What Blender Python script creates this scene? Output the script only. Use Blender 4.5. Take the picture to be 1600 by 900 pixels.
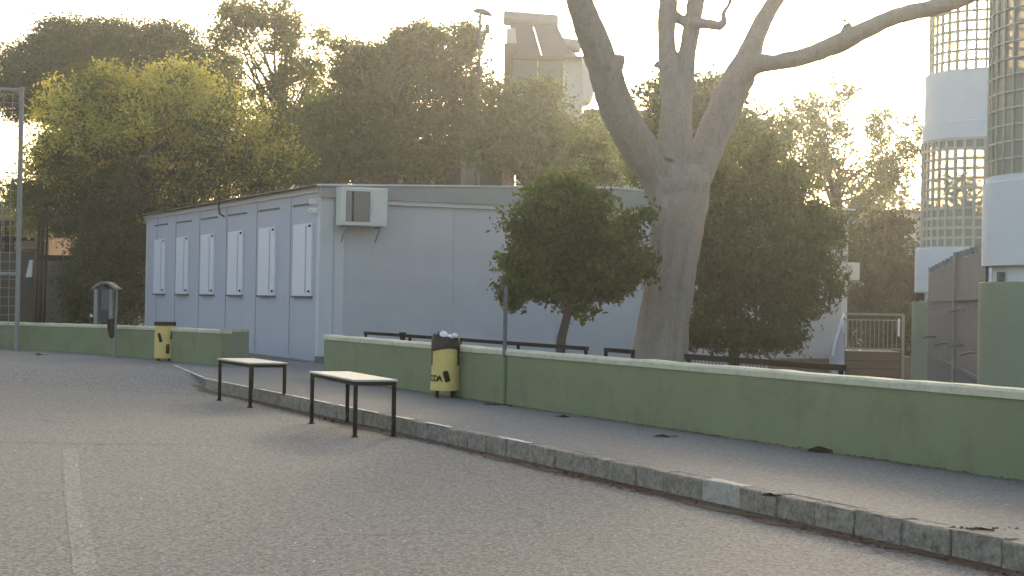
import bpy, bmesh, math, random
import numpy as np
from mathutils import Vector, Matrix

random.seed(7); RNG = np.random.default_rng(7)
S = bpy.context.scene
COL = S.collection
for o in list(bpy.data.objects): bpy.data.objects.remove(o)

# ------------------------------------------------------------------ camera
F = 2600.0; EYE = 1.5
ROLL = math.atan(.017); PITCH = math.atan(18*math.cos(ROLL)/F)
fwd = Vector((0, math.cos(PITCH), math.sin(PITCH))); r0 = Vector((1, 0, 0)); u0 = r0.cross(fwd)
right = math.cos(ROLL)*r0 + math.sin(ROLL)*u0
up = -math.sin(ROLL)*r0 + math.cos(ROLL)*u0
cd = bpy.data.cameras.new('camera'); cam = bpy.data.objects.new('camera', cd); COL.objects.link(cam)
cd.sensor_width = 36; cd.lens = 36*F/1600; cd.clip_start = .1; cd.clip_end = 3000
m = Matrix((right, up, -fwd)).transposed().to_4x4(); m.translation = (0, 0, EYE)
cam.matrix_world = m
S.camera = cam

# ------------------------------------------------------------------ sky, sun, exposure
SUN_EL, SUN_AZ = math.radians(13), math.radians(11)      # azimuth clockwise from +Y
w = bpy.data.worlds.new('World'); S.world = w; w.use_nodes = True
nt = w.node_tree; nt.nodes.clear()
sky = nt.nodes.new('ShaderNodeTexSky'); sky.sky_type = 'NISHITA'; sky.sun_disc = False
sky.sun_elevation = SUN_EL; sky.sun_rotation = SUN_AZ
sky.air_density = 1.0; sky.dust_density = 4.0; sky.ozone_density = 1.0
bg = nt.nodes.new('ShaderNodeBackground'); bg.inputs[1].default_value = .15
wo = nt.nodes.new('ShaderNodeOutputWorld')
nt.links.new(sky.outputs[0], bg.inputs[0]); nt.links.new(bg.outputs[0], wo.inputs[0])
sl = bpy.data.lights.new('sun', 'SUN'); sl.energy = 1.0; sl.angle = math.radians(10); sl.color = (1, .87, .68)
so = bpy.data.objects.new('sun', sl); COL.objects.link(so)
sd = Vector((math.sin(SUN_AZ)*math.cos(SUN_EL), math.cos(SUN_AZ)*math.cos(SUN_EL), math.sin(SUN_EL)))
so.rotation_euler = sd.to_track_quat('Z', 'Y').to_euler(); so.location = (10, 60, 40)
S.view_settings.view_transform = 'Standard'; S.view_settings.look = 'None'
S.view_settings.exposure = 1.78
S.view_settings.use_white_balance = True; S.view_settings.white_balance_temperature = 6900; S.view_settings.white_balance_tint = 9
S.view_settings.gamma = 1
S.render.engine = 'CYCLES'
cy = S.cycles; cy.use_denoising = True
try: cy.denoiser = 'OPENIMAGEDENOISE'
except Exception: pass
cy.max_bounces = 6; cy.diffuse_bounces = 3; cy.glossy_bounces = 2; cy.transmission_bounces = 4
cy.transparent_max_bounces = 12; cy.volume_bounces = 0

# ------------------------------------------------------------------ helpers
def ray(px, py): return fwd*F + right*(px-800) + up*(450-py)
def G(px, py, z=0.0):
    d = ray(px, py); t = (z-EYE)/d.z; return Vector((0, 0, EYE)) + d*t
def A(px, py, Y):
    d = ray(px, py); return Vector((0, 0, EYE)) + d*(Y/d.y)
def sm(t):
    t = min(1, max(0, t)); return t*t*(3-2*t)
def gz(x, y):
    return .165*sm((y-25.6)/3) - .45*sm((x-1)/6)*sm((y-24)/6)

def tag(o, label=None, cat=None, group=None, kind=None):
    if label: o['label'] = label
    if cat: o['category'] = cat
    if group: o['group'] = group
    if kind: o['kind'] = kind
    return o
def thing(name, loc, label, cat, rz=0, group=None):
    o = bpy.data.objects.new(name, None); o.location = loc; o.rotation_euler = (0, 0, rz)
    o.empty_display_size = .2
    COL.objects.link(o); return tag(o, label, cat, group)
def link(name, me, mat, parent=None, smooth=False):
    """mesh given in world coordinates if no parent, else in the parent's local space"""
    o = bpy.data.objects.new(name, me); COL.objects.link(o)
    if mat is not None:
        for x in (mat if isinstance(mat, (list, tuple)) else [mat]): me.materials.append(x)
    if parent: o.parent = parent
    if smooth:
        me.polygons.foreach_set('use_smooth', [True]*len(me.polygons))
    return o
def root_of(parent):
    """matrix world of nested parents (no depsgraph update needed)"""
    M = Matrix.Identity(4)
    while parent: M = parent.matrix_basis @ M; parent = parent.parent
    return M

class MB:
    """collects shapes into one bmesh"""
    def __init__(s): s.bm = bmesh.new(); s.mi = 0
    def _f(s, fs):
        for f in fs: f.material_index = s.mi
    def box(s, x0, x1, y0, y1, z0, z1, M=None, bev=0):
        vs = [s.bm.verts.new((x, y, z)) for z in (z0, z1) for x, y in ((x0, y0), (x1, y0), (x1, y1), (x0, y1))]
        fs = [s.bm.faces.new([vs[i] for i in q]) for q in ((3, 2, 1, 0), (4, 5, 6, 7), (0, 1, 5, 4), (1, 2, 6, 5), (2, 3, 7, 6), (3, 0, 4, 7))]
        s._f(fs)
        if bev:
            ed = list({e for f in fs for e in f.edges})
            r = bmesh.ops.bevel(s.bm, geom=ed, offset=bev, segments=2, affect='EDGES', profile=.6)
            s._f(r['faces']); vs = list({v for f in r['faces'] for v in f.verts} | {v for v in vs if v.is_valid})
        if M is not None:
            for v in vs:
                if v.is_valid: v.co = M @ v.co
        return s
    def bar(s, a, b, wx, wz=None, bev=0):
        a = Vector(a); b = Vector(b); d = b-a; L = d.length; wz = wz or wx
        q = d.to_track_quat('X', 'Z').to_matrix().to_4x4(); q.translation = a
        return s.box(0, L, -wx/2, wx/2, -wz/2, wz/2, q, bev)
    def tube(s, pts, rad, n=10, cap=True, jit=0):
        pts = [Vector(p) for p in pts]; rad = rad if hasattr(rad, '__len__') else [rad]*len(pts)
        rings = []; ref = None
        for i, p in enumerate(pts):
            t = (pts[min(i+1, len(pts)-1)] - pts[max(i-1, 0)]).normalized()
            if ref is None: ref = t.orthogonal().normalized()
            ref = (ref - t*ref.dot(t))
            ref = ref.normalized() if ref.length > 1e-5 else t.orthogonal().normalized()
            bi = t.cross(ref)
            rings.append([s.bm.verts.new(p + (ref*math.cos(2*math.pi*k/n) + bi*math.sin(2*math.pi*k/n))*rad[i]*(1+random.uniform(-jit, jit))) for k in range(n)])
        fs = []
        for a, b in zip(rings, rings[1:]):
            for k in range(n): fs.append(s.bm.faces.new((a[k], a[(k+1) % n], b[(k+1) % n], b[k])))
        if cap: fs += [s.bm.faces.new(rings[0][::-1]), s.bm.faces.new(rings[-1])]
        s._f(fs); return s
    def lathe(s, prof, n=24, c=(0, 0), a0=0, a1=2*math.pi, wob=None):
        full = abs(a1-a0-2*math.pi) < 1e-6; m_ = n if full else n+1
        rings = []
        for r, z in prof:
            rings.append([s.bm.verts.new((c[0]+r*math.cos(a0+(a1-a0)*k/n), c[1]+r*math.sin(a0+(a1-a0)*k/n), z)) for k in range(m_)])
        fs = []
        for a, b in zip(rings, rings[1:]):
            for k in range(n): fs.append(s.bm.faces.new((a[k], a[(k+1) % m_], b[(k+1) % m_], b[k])))
        s._f(fs); s.rings = rings; return s
    def prism(s, poly, z0, z1, M=None):
        n = len(poly)
        lo = [s.bm.verts.new((p[0], p[1], z0)) for p in poly]; hi = [s.bm.verts.new((p[0], p[1], z1)) for p in poly]
        fs = [s.bm.faces.new(lo[::-1]), s.bm.faces.new(hi)] + [s.bm.faces.new((lo[i], lo[(i+1) % n], hi[(i+1) % n], hi[i])) for i in range(n)]
        s._f(fs)
        if M is not None:
            for v in lo+hi: v.co = M @ v.co
        return s
    def face(s, pts):
        f = s.bm.faces.new([s.bm.verts.new(p) for p in pts]); s._f([f]); return s
    def mesh(s, name='m', inv=None):
        s.bm.normal_update()
        bmesh.ops.recalc_face_normals(s.bm, faces=s.bm.faces[:])
        for e in s.bm.edges:
            if len(e.link_faces) == 2 and e.calc_face_angle(0) > .65: e.smooth = False
        if inv is not None: s.bm.transform(inv)
        me = bpy.data.meshes.new(name); s.bm.to_mesh(me); s.bm.free(); return me
    def build(s, name, mat, parent=None, smooth=False, world=False):
        inv = root_of(parent).inverted() if (world and parent) else None
        return link(name, s.mesh(name, inv), mat, parent, smooth)

# ------------------------------------------------------------------ materials
def nodemat(name):
    m_ = bpy.data.materials.new(name); m_.use_nodes = True
    t = m_.node_tree; b = t.nodes['Principled BSDF']; return m_, t, b
def N(t, k, **kw):
    n = t.nodes.new(k)
    for a, v in kw.items(): setattr(n, a, v)
    return n
def noise(t, co, scale, detail=6, rough=.6, stretch=None):
    if stretch:
        mp = N(t, 'ShaderNodeMapping'); mp.inputs['Scale'].default_value = stretch; t.links.new(co, mp.inputs[0]); co = mp.outputs[0]
    n = N(t, 'ShaderNodeTexNoise'); n.inputs['Scale'].default_value = scale; n.inputs['Detail'].default_value = detail
    n.inputs['Roughness'].default_value = rough; t.links.new(co, n.inputs['Vector']); return n.outputs['Fac']
def ramp(t, fac, a, b, ca=(0, 0, 0), cb=(1, 1, 1)):
    r = N(t, 'ShaderNodeValToRGB'); e = r.color_ramp.elements
    e[0].position = a; e[1].position = b; e[0].color = (*ca, 1); e[1].color = (*cb, 1); t.links.new(fac, r.inputs[0]); return r.outputs[0]
def mix(t, fac, a, b, mode='MIX'):
    n = N(t, 'ShaderNodeMix', data_type='RGBA', blend_type=mode)
    def put(i, v):
        if isinstance(v, (int, float)): n.inputs[i].default_value = v
        elif isinstance(v, tuple): n.inputs[i].default_value = (*v, 1)
        else: t.links.new(v, n.inputs[i])
    put(0, fac); put(6, a); put(7, b); return n.outputs[2]
def bump(t, b, h, strength=.3, dist=.02):
    n = N(t, 'ShaderNodeBump'); n.inputs['Strength'].default_value = strength; n.inputs['Distance'].default_value = dist
    t.links.new(h, n.inputs['Height']); t.links.new(n.outputs[0], b.inputs['Normal'])
def basic(name, c, rough=.7, var=.18, scale=3, dirt=None, dirt_amt=.5, bmp=.15, metal=0, fine=60, stretch=None, spec=.3):
    m_, t, b = nodemat(name); co = N(t, 'ShaderNodeTexCoord').outputs['Object']
    n1 = noise(t, co, scale, stretch=stretch); n2 = noise(t, co, fine)
    lo = tuple(x*(1-var) for x in c); hi = tuple(min(1, x*(1+var)) for x in c)
    col = mix(t, ramp(t, n1, .3, .7), lo, hi)
    col = mix(t, .5, col, mix(t, ramp(t, n2, .3, .7), tuple(x*(1-var*.8) for x in c), hi))
    if dirt:
        n3 = noise(t, co, scale*2.3, 8, .7, stretch)
        col = mix(t, mix(t, 1.0, ramp(t, n3, .5, .75), (dirt_amt,)*3, 'MULTIPLY'), col, dirt)
    t.links.new(col, b.inputs['Base Color']); b.inputs['Roughness'].default_value = rough; b.inputs['Metallic'].default_value = metal
    b.inputs['Specular IOR Level'].default_value = spec
    if bmp: bump(t, b, n2, bmp, .01)
    return m_
def leafmat(name, dark, light, accent=None, transl=.45):
    m_, t, b = nodemat(name)
    at = N(t, 'ShaderNodeAttribute', attribute_name='tone'); f = at.outputs['Fac']
    col = mix(t, f, dark, light)
    if accent:
        at2 = N(t, 'ShaderNodeAttribute', attribute_name='tip'); col = mix(t, at2.outputs['Fac'], col, accent)
    b.inputs['Roughness'].default_value = .6; b.inputs['Specular IOR Level'].default_value = .15
    t.links.new(col, b.inputs['Base Color'])
    tr = N(t, 'ShaderNodeBsdfTranslucent'); t.links.new(mix(t, .35, col, (.5, .55, .08)), tr.inputs[0])
    ms = N(t, 'ShaderNodeMixShader'); ms.inputs[0].default_value = transl
    t.links.new(b.outputs[0], ms.inputs[1]); t.links.new(tr.outputs[0], ms.inputs[2])
    t.links.new(ms.outputs[0], t.nodes['Material Output'].inputs[0]); return m_

# asphalt: aged, coarse aggregate, patches and cracks
def asphalt(name, base, coarse=1.0, seam=False):
    m_, t, b = nodemat(name); co = N(t, 'ShaderNodeTexCoord').outputs['Object']
    big = noise(t, co, .35, 5, .6); mid = noise(t, co, 2.2, 6, .65); fine = noise(t, co, 30, 4, .8); grit = noise(t, co, 75, 3, .7)
    v = N(t, 'ShaderNodeTexVoronoi'); v.inputs['Scale'].default_value = 30; t.links.new(co, v.inputs['Vector'])
    col = mix(t, ramp(t, big, .3, .7), tuple(x*.93 for x in base), tuple(x*1.07 for x in base))
    col = mix(t, ramp(t, mid, .35, .7), col, tuple(x*1.1 for x in base))
    col = mix(t, mix(t, 1., ramp(t, fine, .42, .62), (.75*coarse,)*3, 'MULTIPLY'), tuple(x*.62 for x in base), col) if coarse < 1.3 else mix(t, ramp(t, fine, .36, .58), tuple(x*.40 for x in base), mix(t, ramp(t, grit, .46, .62), col, tuple(min(1, x*2.3) for x in base)))
    spots = ramp(t, v.outputs['Distance'], .05, .2, (1, 1, 1), (0, 0, 0))
    n4 = noise(t, co, 5, 4)
    col = mix(t, mix(t, 1., spots, ramp(t, n4, .5, .62), 'MULTIPLY'), col, tuple(min(1, x*1.9) for x in base))
    st = noise(t, co, 1.1, 7, .7)
    col = mix(t, mix(t, 1., ramp(t, st, .56, .72), (.15,)*3, 'MULTIPLY'), col, tuple(x*.55 for x in base))
    v3 = N(t, 'ShaderNodeTexVoronoi'); v3.inputs['Scale'].default_value = 42; t.links.new(co, v3.inputs['Vector'])
    sp = N(t, 'ShaderNodeSeparateColor'); t.links.new(v3.outputs['Color'], sp.inputs[0])
    col = mix(t, mix(t, 1., ramp(t, sp.outputs[0], .72, .8), (.55*(coarse-.8),)*3, 'MULTIPLY'), col, tuple(min(1, x*1.8) for x in base))
    col = mix(t, mix(t, 1., ramp(t, sp.outputs[1], .74, .8), (.8*(coarse-.8),)*3, 'MULTIPLY'), col, tuple(x*.45 for x in base))
    # fine cracks
    v2 = N(t, 'ShaderNodeTexVoronoi', feature='DISTANCE_TO_EDGE'); v2.inputs['Scale'].default_value = .55
    wv = N(t, 'ShaderNodeVectorMath', operation='ADD'); nn = N(t, 'ShaderNodeTexNoise'); nn.inputs['Scale'].default_value = 3
    t.links.new(co, nn.inputs['Vector']); sc = N(t, 'ShaderNodeVectorMath', operation='SCALE'); sc.inputs['Scale'].default_value = .35
    t.links.new(nn.outputs['Color'], sc.inputs[0]); t.links.new(co, wv.inputs[0]); t.links.new(sc.outputs[0], wv.inputs[1]); t.links.new(wv.outputs[0], v2.inputs['Vector'])
    crack = ramp(t, v2.outputs['Distance'], .001, .006, (1, 1, 1), (0, 0, 0))
    col = mix(t, mix(t, 1., crack, ramp(t, big, .5, .6), 'MULTIPLY'), col, tuple(x*.4 for x in base))
    t.links.new(col, b.inputs['Base Color']); b.inputs['Roughness'].default_value = .9; b.inputs['Specular IOR Level'].default_value = .2
    bump(t, b, mix(t, .5, fine, grit), .55, .012); return m_

M = {}
M['asphalt'] = asphalt('asphalt', (.136, .132, .127), 1.6)
M['patch'] = asphalt('asphalt_patch', (.162, .157, .150), 1.5)
M['pave'] = asphalt('pavement_surface', (.192, .184, .176), 1.2)
M['soil'] = basic('soil', (.085, .06, .042), .95, .35, 2, (.05, .04, .03), .6, .5)
M['kerb'] = basic('kerb_concrete', (.25, .215, .178), .95, .5, 9, (.06, .05, .04), .9, .8, fine=34, spec=.1)
M['kerbpaint'] = basic('kerb_white_paint', (.36, .33, .28), .85, .2, 9, (.2, .19, .17), .9, .4)
M['paint'] = basic('road_paint', (.55, .54, .51), .8, .2, 8, (.22, .2, .19), .7, .2)
M['green'] = basic('green_wall_paint', (.175, .20, .108), .9, .12, 1.2, (.11, .115, .08), .7, .3, fine=90)
M['green2'] = basic('pale_green_paint', (.20, .235, .165), .85, .08, 1.6, (.16, .20, .15), .4, .25, fine=90)
M['cap'] = basic('wall_cap', (.50, .47, .34), .9, .18, 4, (.25, .25, .18), .8, .4, spec=.1)
M['panel'] = basic('prefab_side_panel', (.385, .388, .445), .75, .05, 1.2, (.34, .35, .42), .4, .12, fine=120, stretch=(1, 1, .35))
M['stucco'] = basic('prefab_front_panel', (.40, .395, .408), .85, .13, 1.0, (.36, .355, .37), .5, .3, fine=120)
M['trim'] = basic('pale_metal_trim', (.47, .47, .48), .5, .06, 3, (.4, .39, .38), .4, .05)
M['fascia'] = basic('grey_roof_sheet', (.24, .245, .235), .8, .1, 3, (.2, .2, .19), .5, .1)
M['darkm'] = basic('dark_metal', (.024, .017, .014), .85, .25, 12, (.06, .03, .02), .3, .1, spec=.08)
M['black'] = basic('black_paint', (.012, .012, .012), .9, .2, 12, None, 0, .05, spec=.03)
M['white'] = basic('white_paint', (.66, .66, .68), .6, .05, 3, (.5, .48, .44), .4, .08)
M['wshut'] = basic('white_shutter', (.60, .60, .65), .5, .04, 3, (.55, .54, .54), .3, .05)
M['acw'] = basic('ac_housing', (.52, .51, .47), .45, .05, 4, (.42, .38, .32), .5, .05)
M['grille'] = basic('ac_grille', (.18, .17, .16), .6, .2, 20)
M['top'] = basic('table_top', (.43, .42, .35), .7, .1, 5, (.36, .33, .27), .6, .1)
M['yellow'] = basic('yellow_bin', (.60, .44, .14), .6, .09, 6, (.36, .26, .11), .55, .1)
M['bag'] = basic('black_plastic', (.016, .011, .010), .5, .3, 20, None, 0, .3, spec=.25)
M['paper'] = basic('white_paper', (.75, .75, .75), .7, .08, 20, None, 0, .2)
M['brown'] = basic('dark_brown_mark', (.03, .016, .008), .85, .2, 20, spec=.05)
M['galv'] = basic('galvanised_steel', (.23, .225, .21), .8, .15, 10, (.15, .13, .11), .5, .1, spec=.1)
M['greyp'] = basic('grey_paint', (.12, .122, .13), .85, .1, 5, (.07, .065, .06), .4, .1, spec=.05)
M['gate'] = basic('gate_steel', (.12, .135, .16), .9, .12, 4, (.08, .075, .07), .5, .1, stretch=(1, 1, .3), spec=.03)
M['plinth'] = basic('brown_plinth', (.22, .15, .13), .85, .15, 3, (.12, .09, .08), .6, .3)
M['wood'] = basic('weathered_wood', (.12, .085, .068), .85, .2, 3, (.09, .07, .06), .6, .3, stretch=(.4, .4, 5))
M['pink'] = basic('pink_render', (.30, .19, .13), .9, .08, 2, (.30, .2, .15), .5, .2)
M['dwall'] = basic('dark_wall', (.045, .037, .032), .9, .2, 2, (.05, .045, .04), .5, .2)
M['conc'] = basic('concrete', (.13, .125, .115), .9, .12, 2, (.12, .11, .1), .6, .3)
M['palew'] = basic('pale_render', (.52, .49, .45), .85, .08, 1, (.4, .37, .34), .5, .15)
M['towerw'] = basic('tower_white_render', (.62, .62, .64), .75, .04, 1.4, (.5, .49, .49), .35, .1)
M['mortar'] = basic('block_mortar', (.46, .43, .35), .8, .1, 5)
M['tank'] = basic('tank_metal', (.22, .21, .215), .45, .08, 4, None, 0, .05, metal=.3)
M['collector'] = basic('collector_panel', (.10, .10, .115), .8, .1, 4)
M['glassd'] = basic('dark_window_glass', (.03, .035, .04), .15, .1, 3, None, 0, 0, spec=.6)
M['litter'] = basic('dry_leaves', (.12, .055, .03), .9, .4, 9)
M['bark'] = basic('pale_bark', (.27, .222, .19), .95, .18, 8, (.16, .125, .105), .7, .9, fine=34, stretch=(1, 1, .4))
M['bark2'] = basic('dark_bark', (.07, .055, .045), .9, .25, 6, None, 0, .5)
def blockglass(name, tr, tint):
    m_, t, b = nodemat(name); co = N(t, 'ShaderNodeTexCoord').outputs['Object']
    n = noise(t, co, 9, 4); b.inputs['Base Color'].default_value = (*tint, 1); b.inputs['Roughness'].default_value = .25
    tp = N(t, 'ShaderNodeBsdfTransparent'); tp.inputs[0].default_value = (1, .96, .86, 1)
    ms = N(t, 'ShaderNodeMixShader'); r = ramp(t, n, .35, .65, (tr*.75,)*3, (min(1, tr*1.15),)*3)
    t.links.new(r, ms.inputs[0]); t.links.new(b.outputs[0], ms.inputs[1]); t.links.new(tp.outputs[0], ms.inputs[2])
    t.links.new(ms.outputs[0], t.nodes['Material Output'].inputs[0]); bump(t, b, n, .4, .02); return m_
M['gb_clear'] = blockglass('clear_glass_block', .85, (.5, .48, .38))
M['gb_grey'] = blockglass('cloudy_glass_block', .10, (.24, .235, .20))
M['gb_dark'] = blockglass('grey_glass_block', .015, (.24, .23, .19))
L_orange = leafmat('citrus_leaf', (.005, .018, .003), (.040, .090, .012), None, .22)
L_bush = leafmat('bush_leaf', (.004, .014, .003), (.034, .074, .012), None, .2)
L_dark = leafmat('dark_leaf', (.005, .016, .009), (.028, .056, .030), None, .2)
L_mid = leafmat('mid_leaf', (.010, .024, .008), (.058, .098, .032), None, .3)
L_airy = leafmat('airy_leaf', (.018, .030, .010), (.075, .105, .030), None, .4)
L_yel = leafmat('yellow_leaf', (.012, .024, .004), (.070, .092, .014), (.80, .64, .12), .45)
L_hedge = leafmat('hedge_leaf', (.004, .007, .003), (.016, .022, .010), None, .15)

# ------------------------------------------------------------------ ground
def ax(a, b, st, far):
    c = list(np.arange(a, b+1e-6, st)); return np.array([a-far, a-far/3, a-far/9, a-far/30]+c+[b+far/30, b+far/9, b+far/3, b+far])
xs = ax(-24, 24, .5, 900); ys = ax(2, 60, .5, 900)
vs = [(x, y, gz(x, y)) for y in ys for x in xs]; nx = len(xs)
me = bpy.data.meshes.new('ground')
me.from_pydata(vs, [], [(j*nx+i, j*nx+i+1, (j+1)*nx+i+1, (j+1)*nx+i) for j in range(len(ys)-1) for i in range(nx-1)])
tag(link('ground', me, M['asphalt'], None, True), kind='structure')

K0 = Vector((-4.81, 26.18, 0)); KD = Vector((7.72, -16.78, 0)).normalized(); KN = Vector((-KD.y, KD.x, 0)) * 1
if KN.x < 0: KN = -KN
W0 = Vector((-3.06, 27.24, 0)); WD = Vector((7.02, -14.44, 0)).normalized(); WN = Vector((-WD.y, WD.x, 0))
if WN.x < 0: WN = -WN
PZ = .17
# pavement
kin = K0 + KN*.13
pv = [K0+KN*.13, kin+KD*30, W0+WN*.1+WD*30, W0+WN*.1, Vector((-1.5, 29, 0)), Vector((-1.5, 41, 0)), Vector((-9, 41, 0)), Vector((-7.4, 33.6, 0)), Vector((-6.45, 31.2, 0))]
b = MB(); b.prism([(p.x, p.y) for p in pv], -.02, PZ-.002)
tag(b.build('pavement', M['pave']), kind='structure')
# kerb stones
b = MB(); s = 0.0
while s < 26:
    L = random.uniform(.44, .56) if s > 1 else .5
    j = random.uniform(-.008, .008); zt = PZ+random.uniform(-.004, .006)
    a = K0+KD*(s+.007); 
    q = Matrix.Rotation(math.atan2(KD.y, KD.x)+random.uniform(-.008, .008), 4, 'Z'); q.translation = (a.x, a.y, 0)
    sgn = 1 if (Matrix.Rotation(math.atan2(KD.y, KD.x), 3, 'Z') @ Vector((0, 1, 0))).dot(KN) > 0 else -1
    y0, y1 = sorted((j, sgn*.13))
    px = 1600*0
    pos = K0+KD*(s+L/2)
    b.mi = 1 if 12.32 < pos.y < 12.78 else 0
    b.box(0, L-.014, y0, y1, -.06, zt, q, .012)
    s += L
bmesh.ops.subdivide_edges(b.bm, edges=[e for e in b.bm.edges if e.calc_length() > .1], cuts=3, use_grid_fill=True)
for v in b.bm.verts: v.co += Vector((random.uniform(-.005, .005), random.uniform(-.005, .005), random.uniform(-.005, .003)))
tag(b.build('kerb', [M['kerb'], M['kerbpaint']]), kind='structure')
# worn white line on the kerb top
b = MB(); M_l = MB()
for (s0, s1) in [(0, .9), (1.0, 2.7), (2.9, 4.4), (4.5, 6.1), (6.4, 7.9), (8.3, 9.0), (9.3, 10.1), (11.2, 12.0)]:
    n = int((s1-s0)/.12)
    for i in range(n):
        t0 = s0+i*.12; w_ = random.uniform(.04, .075)
        a = K0+KD*t0+KN*.004; c_ = K0+KD*(t0+.122)+KN*.004
        b.face([(a.x, a.y, PZ+.0085), (c_.x, c_.y, PZ+.0085), (c_.x+KN.x*w_, c_.y+KN.y*w_, PZ+.0085), (a.x+KN.x*w_, a.y+KN.y*w_, PZ+.0085)])
for i in range(12):
    a = Vector((-4.81, 26.18, 0)).lerp(Vector((-6.3, 31.0, 0)), i/12+.01); c_ = Vector((-4.81, 26.18, 0)).lerp(Vector((-6.3, 31.0, 0)), i/12+random.uniform(.05, .08))
    b.face([(a.x, a.y, PZ+.003), (c_.x, c_.y, PZ+.003), (c_.x+.07, c_.y, PZ+.003), (a.x+.07, a.y, PZ+.003)])
tag(b.build('kerb_line', M['paint']), kind='structure')
# white road markings and one pale strip
def strip(name, pts, w_, mat, seg=.25):
    b = MB(); P = [Vector((p[0], p[1], 0)) for p in pts]
    for a, c_ in zip(P, P[1:]):
        d = (c_-a); n = max(1, int(d.length/seg)); nr = Vector((-d.y, d.x, 0)).normalized()*w_/2
        for i in range(n):
            u, v = a+d*i/n, a+d*(i+1)/n
            z0, z1 = gz(u.x, u.y)+.0022, gz(v.x, v.y)+.0022
            b.face([(u.x-nr.x, u.y-nr.y, z0), (v.x-nr.x, v.y-nr.y, z1), (v.x+nr.x, v.y+nr.y, z1), (u.x+nr.x, u.y+nr.y, z0)])
    return tag(b.build(name, mat), kind='structure')
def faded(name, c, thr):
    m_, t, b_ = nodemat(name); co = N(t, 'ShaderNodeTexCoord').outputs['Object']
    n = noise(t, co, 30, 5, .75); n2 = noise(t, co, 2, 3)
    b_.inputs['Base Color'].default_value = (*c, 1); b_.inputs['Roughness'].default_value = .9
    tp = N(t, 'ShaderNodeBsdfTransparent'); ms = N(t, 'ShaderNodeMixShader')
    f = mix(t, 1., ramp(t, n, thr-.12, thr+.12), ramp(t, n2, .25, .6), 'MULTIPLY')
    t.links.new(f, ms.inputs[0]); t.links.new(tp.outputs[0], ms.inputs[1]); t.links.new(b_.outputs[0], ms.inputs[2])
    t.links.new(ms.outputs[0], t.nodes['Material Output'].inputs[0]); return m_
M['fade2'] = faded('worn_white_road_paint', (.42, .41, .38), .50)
strip('road_marking', [(-4.19, 15.9), (-3.3, 12.6), (-2.42, 9.5), (-1.95, 7.8)], .13, M['patch'])  # long strip, slightly paler than the asphalt around it
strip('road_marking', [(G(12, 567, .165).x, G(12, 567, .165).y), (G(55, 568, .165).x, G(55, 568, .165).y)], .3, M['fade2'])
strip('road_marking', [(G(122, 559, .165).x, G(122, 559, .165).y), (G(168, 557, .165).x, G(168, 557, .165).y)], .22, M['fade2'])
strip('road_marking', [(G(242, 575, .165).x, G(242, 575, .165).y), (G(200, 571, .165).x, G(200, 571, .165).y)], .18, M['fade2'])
# thin dark line across the road, and seam at the raised asphalt edge
M['tar'] = basic('tar', (.055, .05, .047), .8, .2, 10)
def wig(p0, p1, n, amp, z):
    o = []
    for i in range(n+1):
        a = G(*p0, z).lerp(G(*p1, z), i/n); o.append((a.x+random.uniform(-amp, amp), a.y+random.uniform(-amp, amp)*2))
    return o
strip('tar_seam', wig((-20, 691), (330, 696), 22, .025, 0), .035, M['tar'], .5)  # narrow dark wavering line across the lower left road
strip('tar_seam', wig((165, 604), (318, 612), 14, .03, .05), .06, M['tar'], .5)
# planting bed behind the wall
b = MB()
gx = np.arange(0, 1.001, .1)
A0, A1 = W0+WN*.2, W0+WN*.2+WD*22; B0, B1 = A0+Vector((1.2, 5.2, 0)), A1+Vector((14, 26, 0))
gp = [[A0.lerp(A1, u).lerp(B0.lerp(B1, u), v) for u in np.linspace(0, 1, 25)] for v in np.linspace(0, 1, 25)]
for j in range(24):
    for i in range(24):
        b.face([(p.x, p.y, gz(p.x, p.y)+.02) for p in (gp[j][i], gp[j][i+1], gp[j+1][i+1], gp[j+1][i])])
bmesh.ops.remove_doubles(b.bm, verts=b.bm.verts[:], dist=.001)
tag(b.build('soil', M['soil'], None, True), kind='structure')

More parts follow.
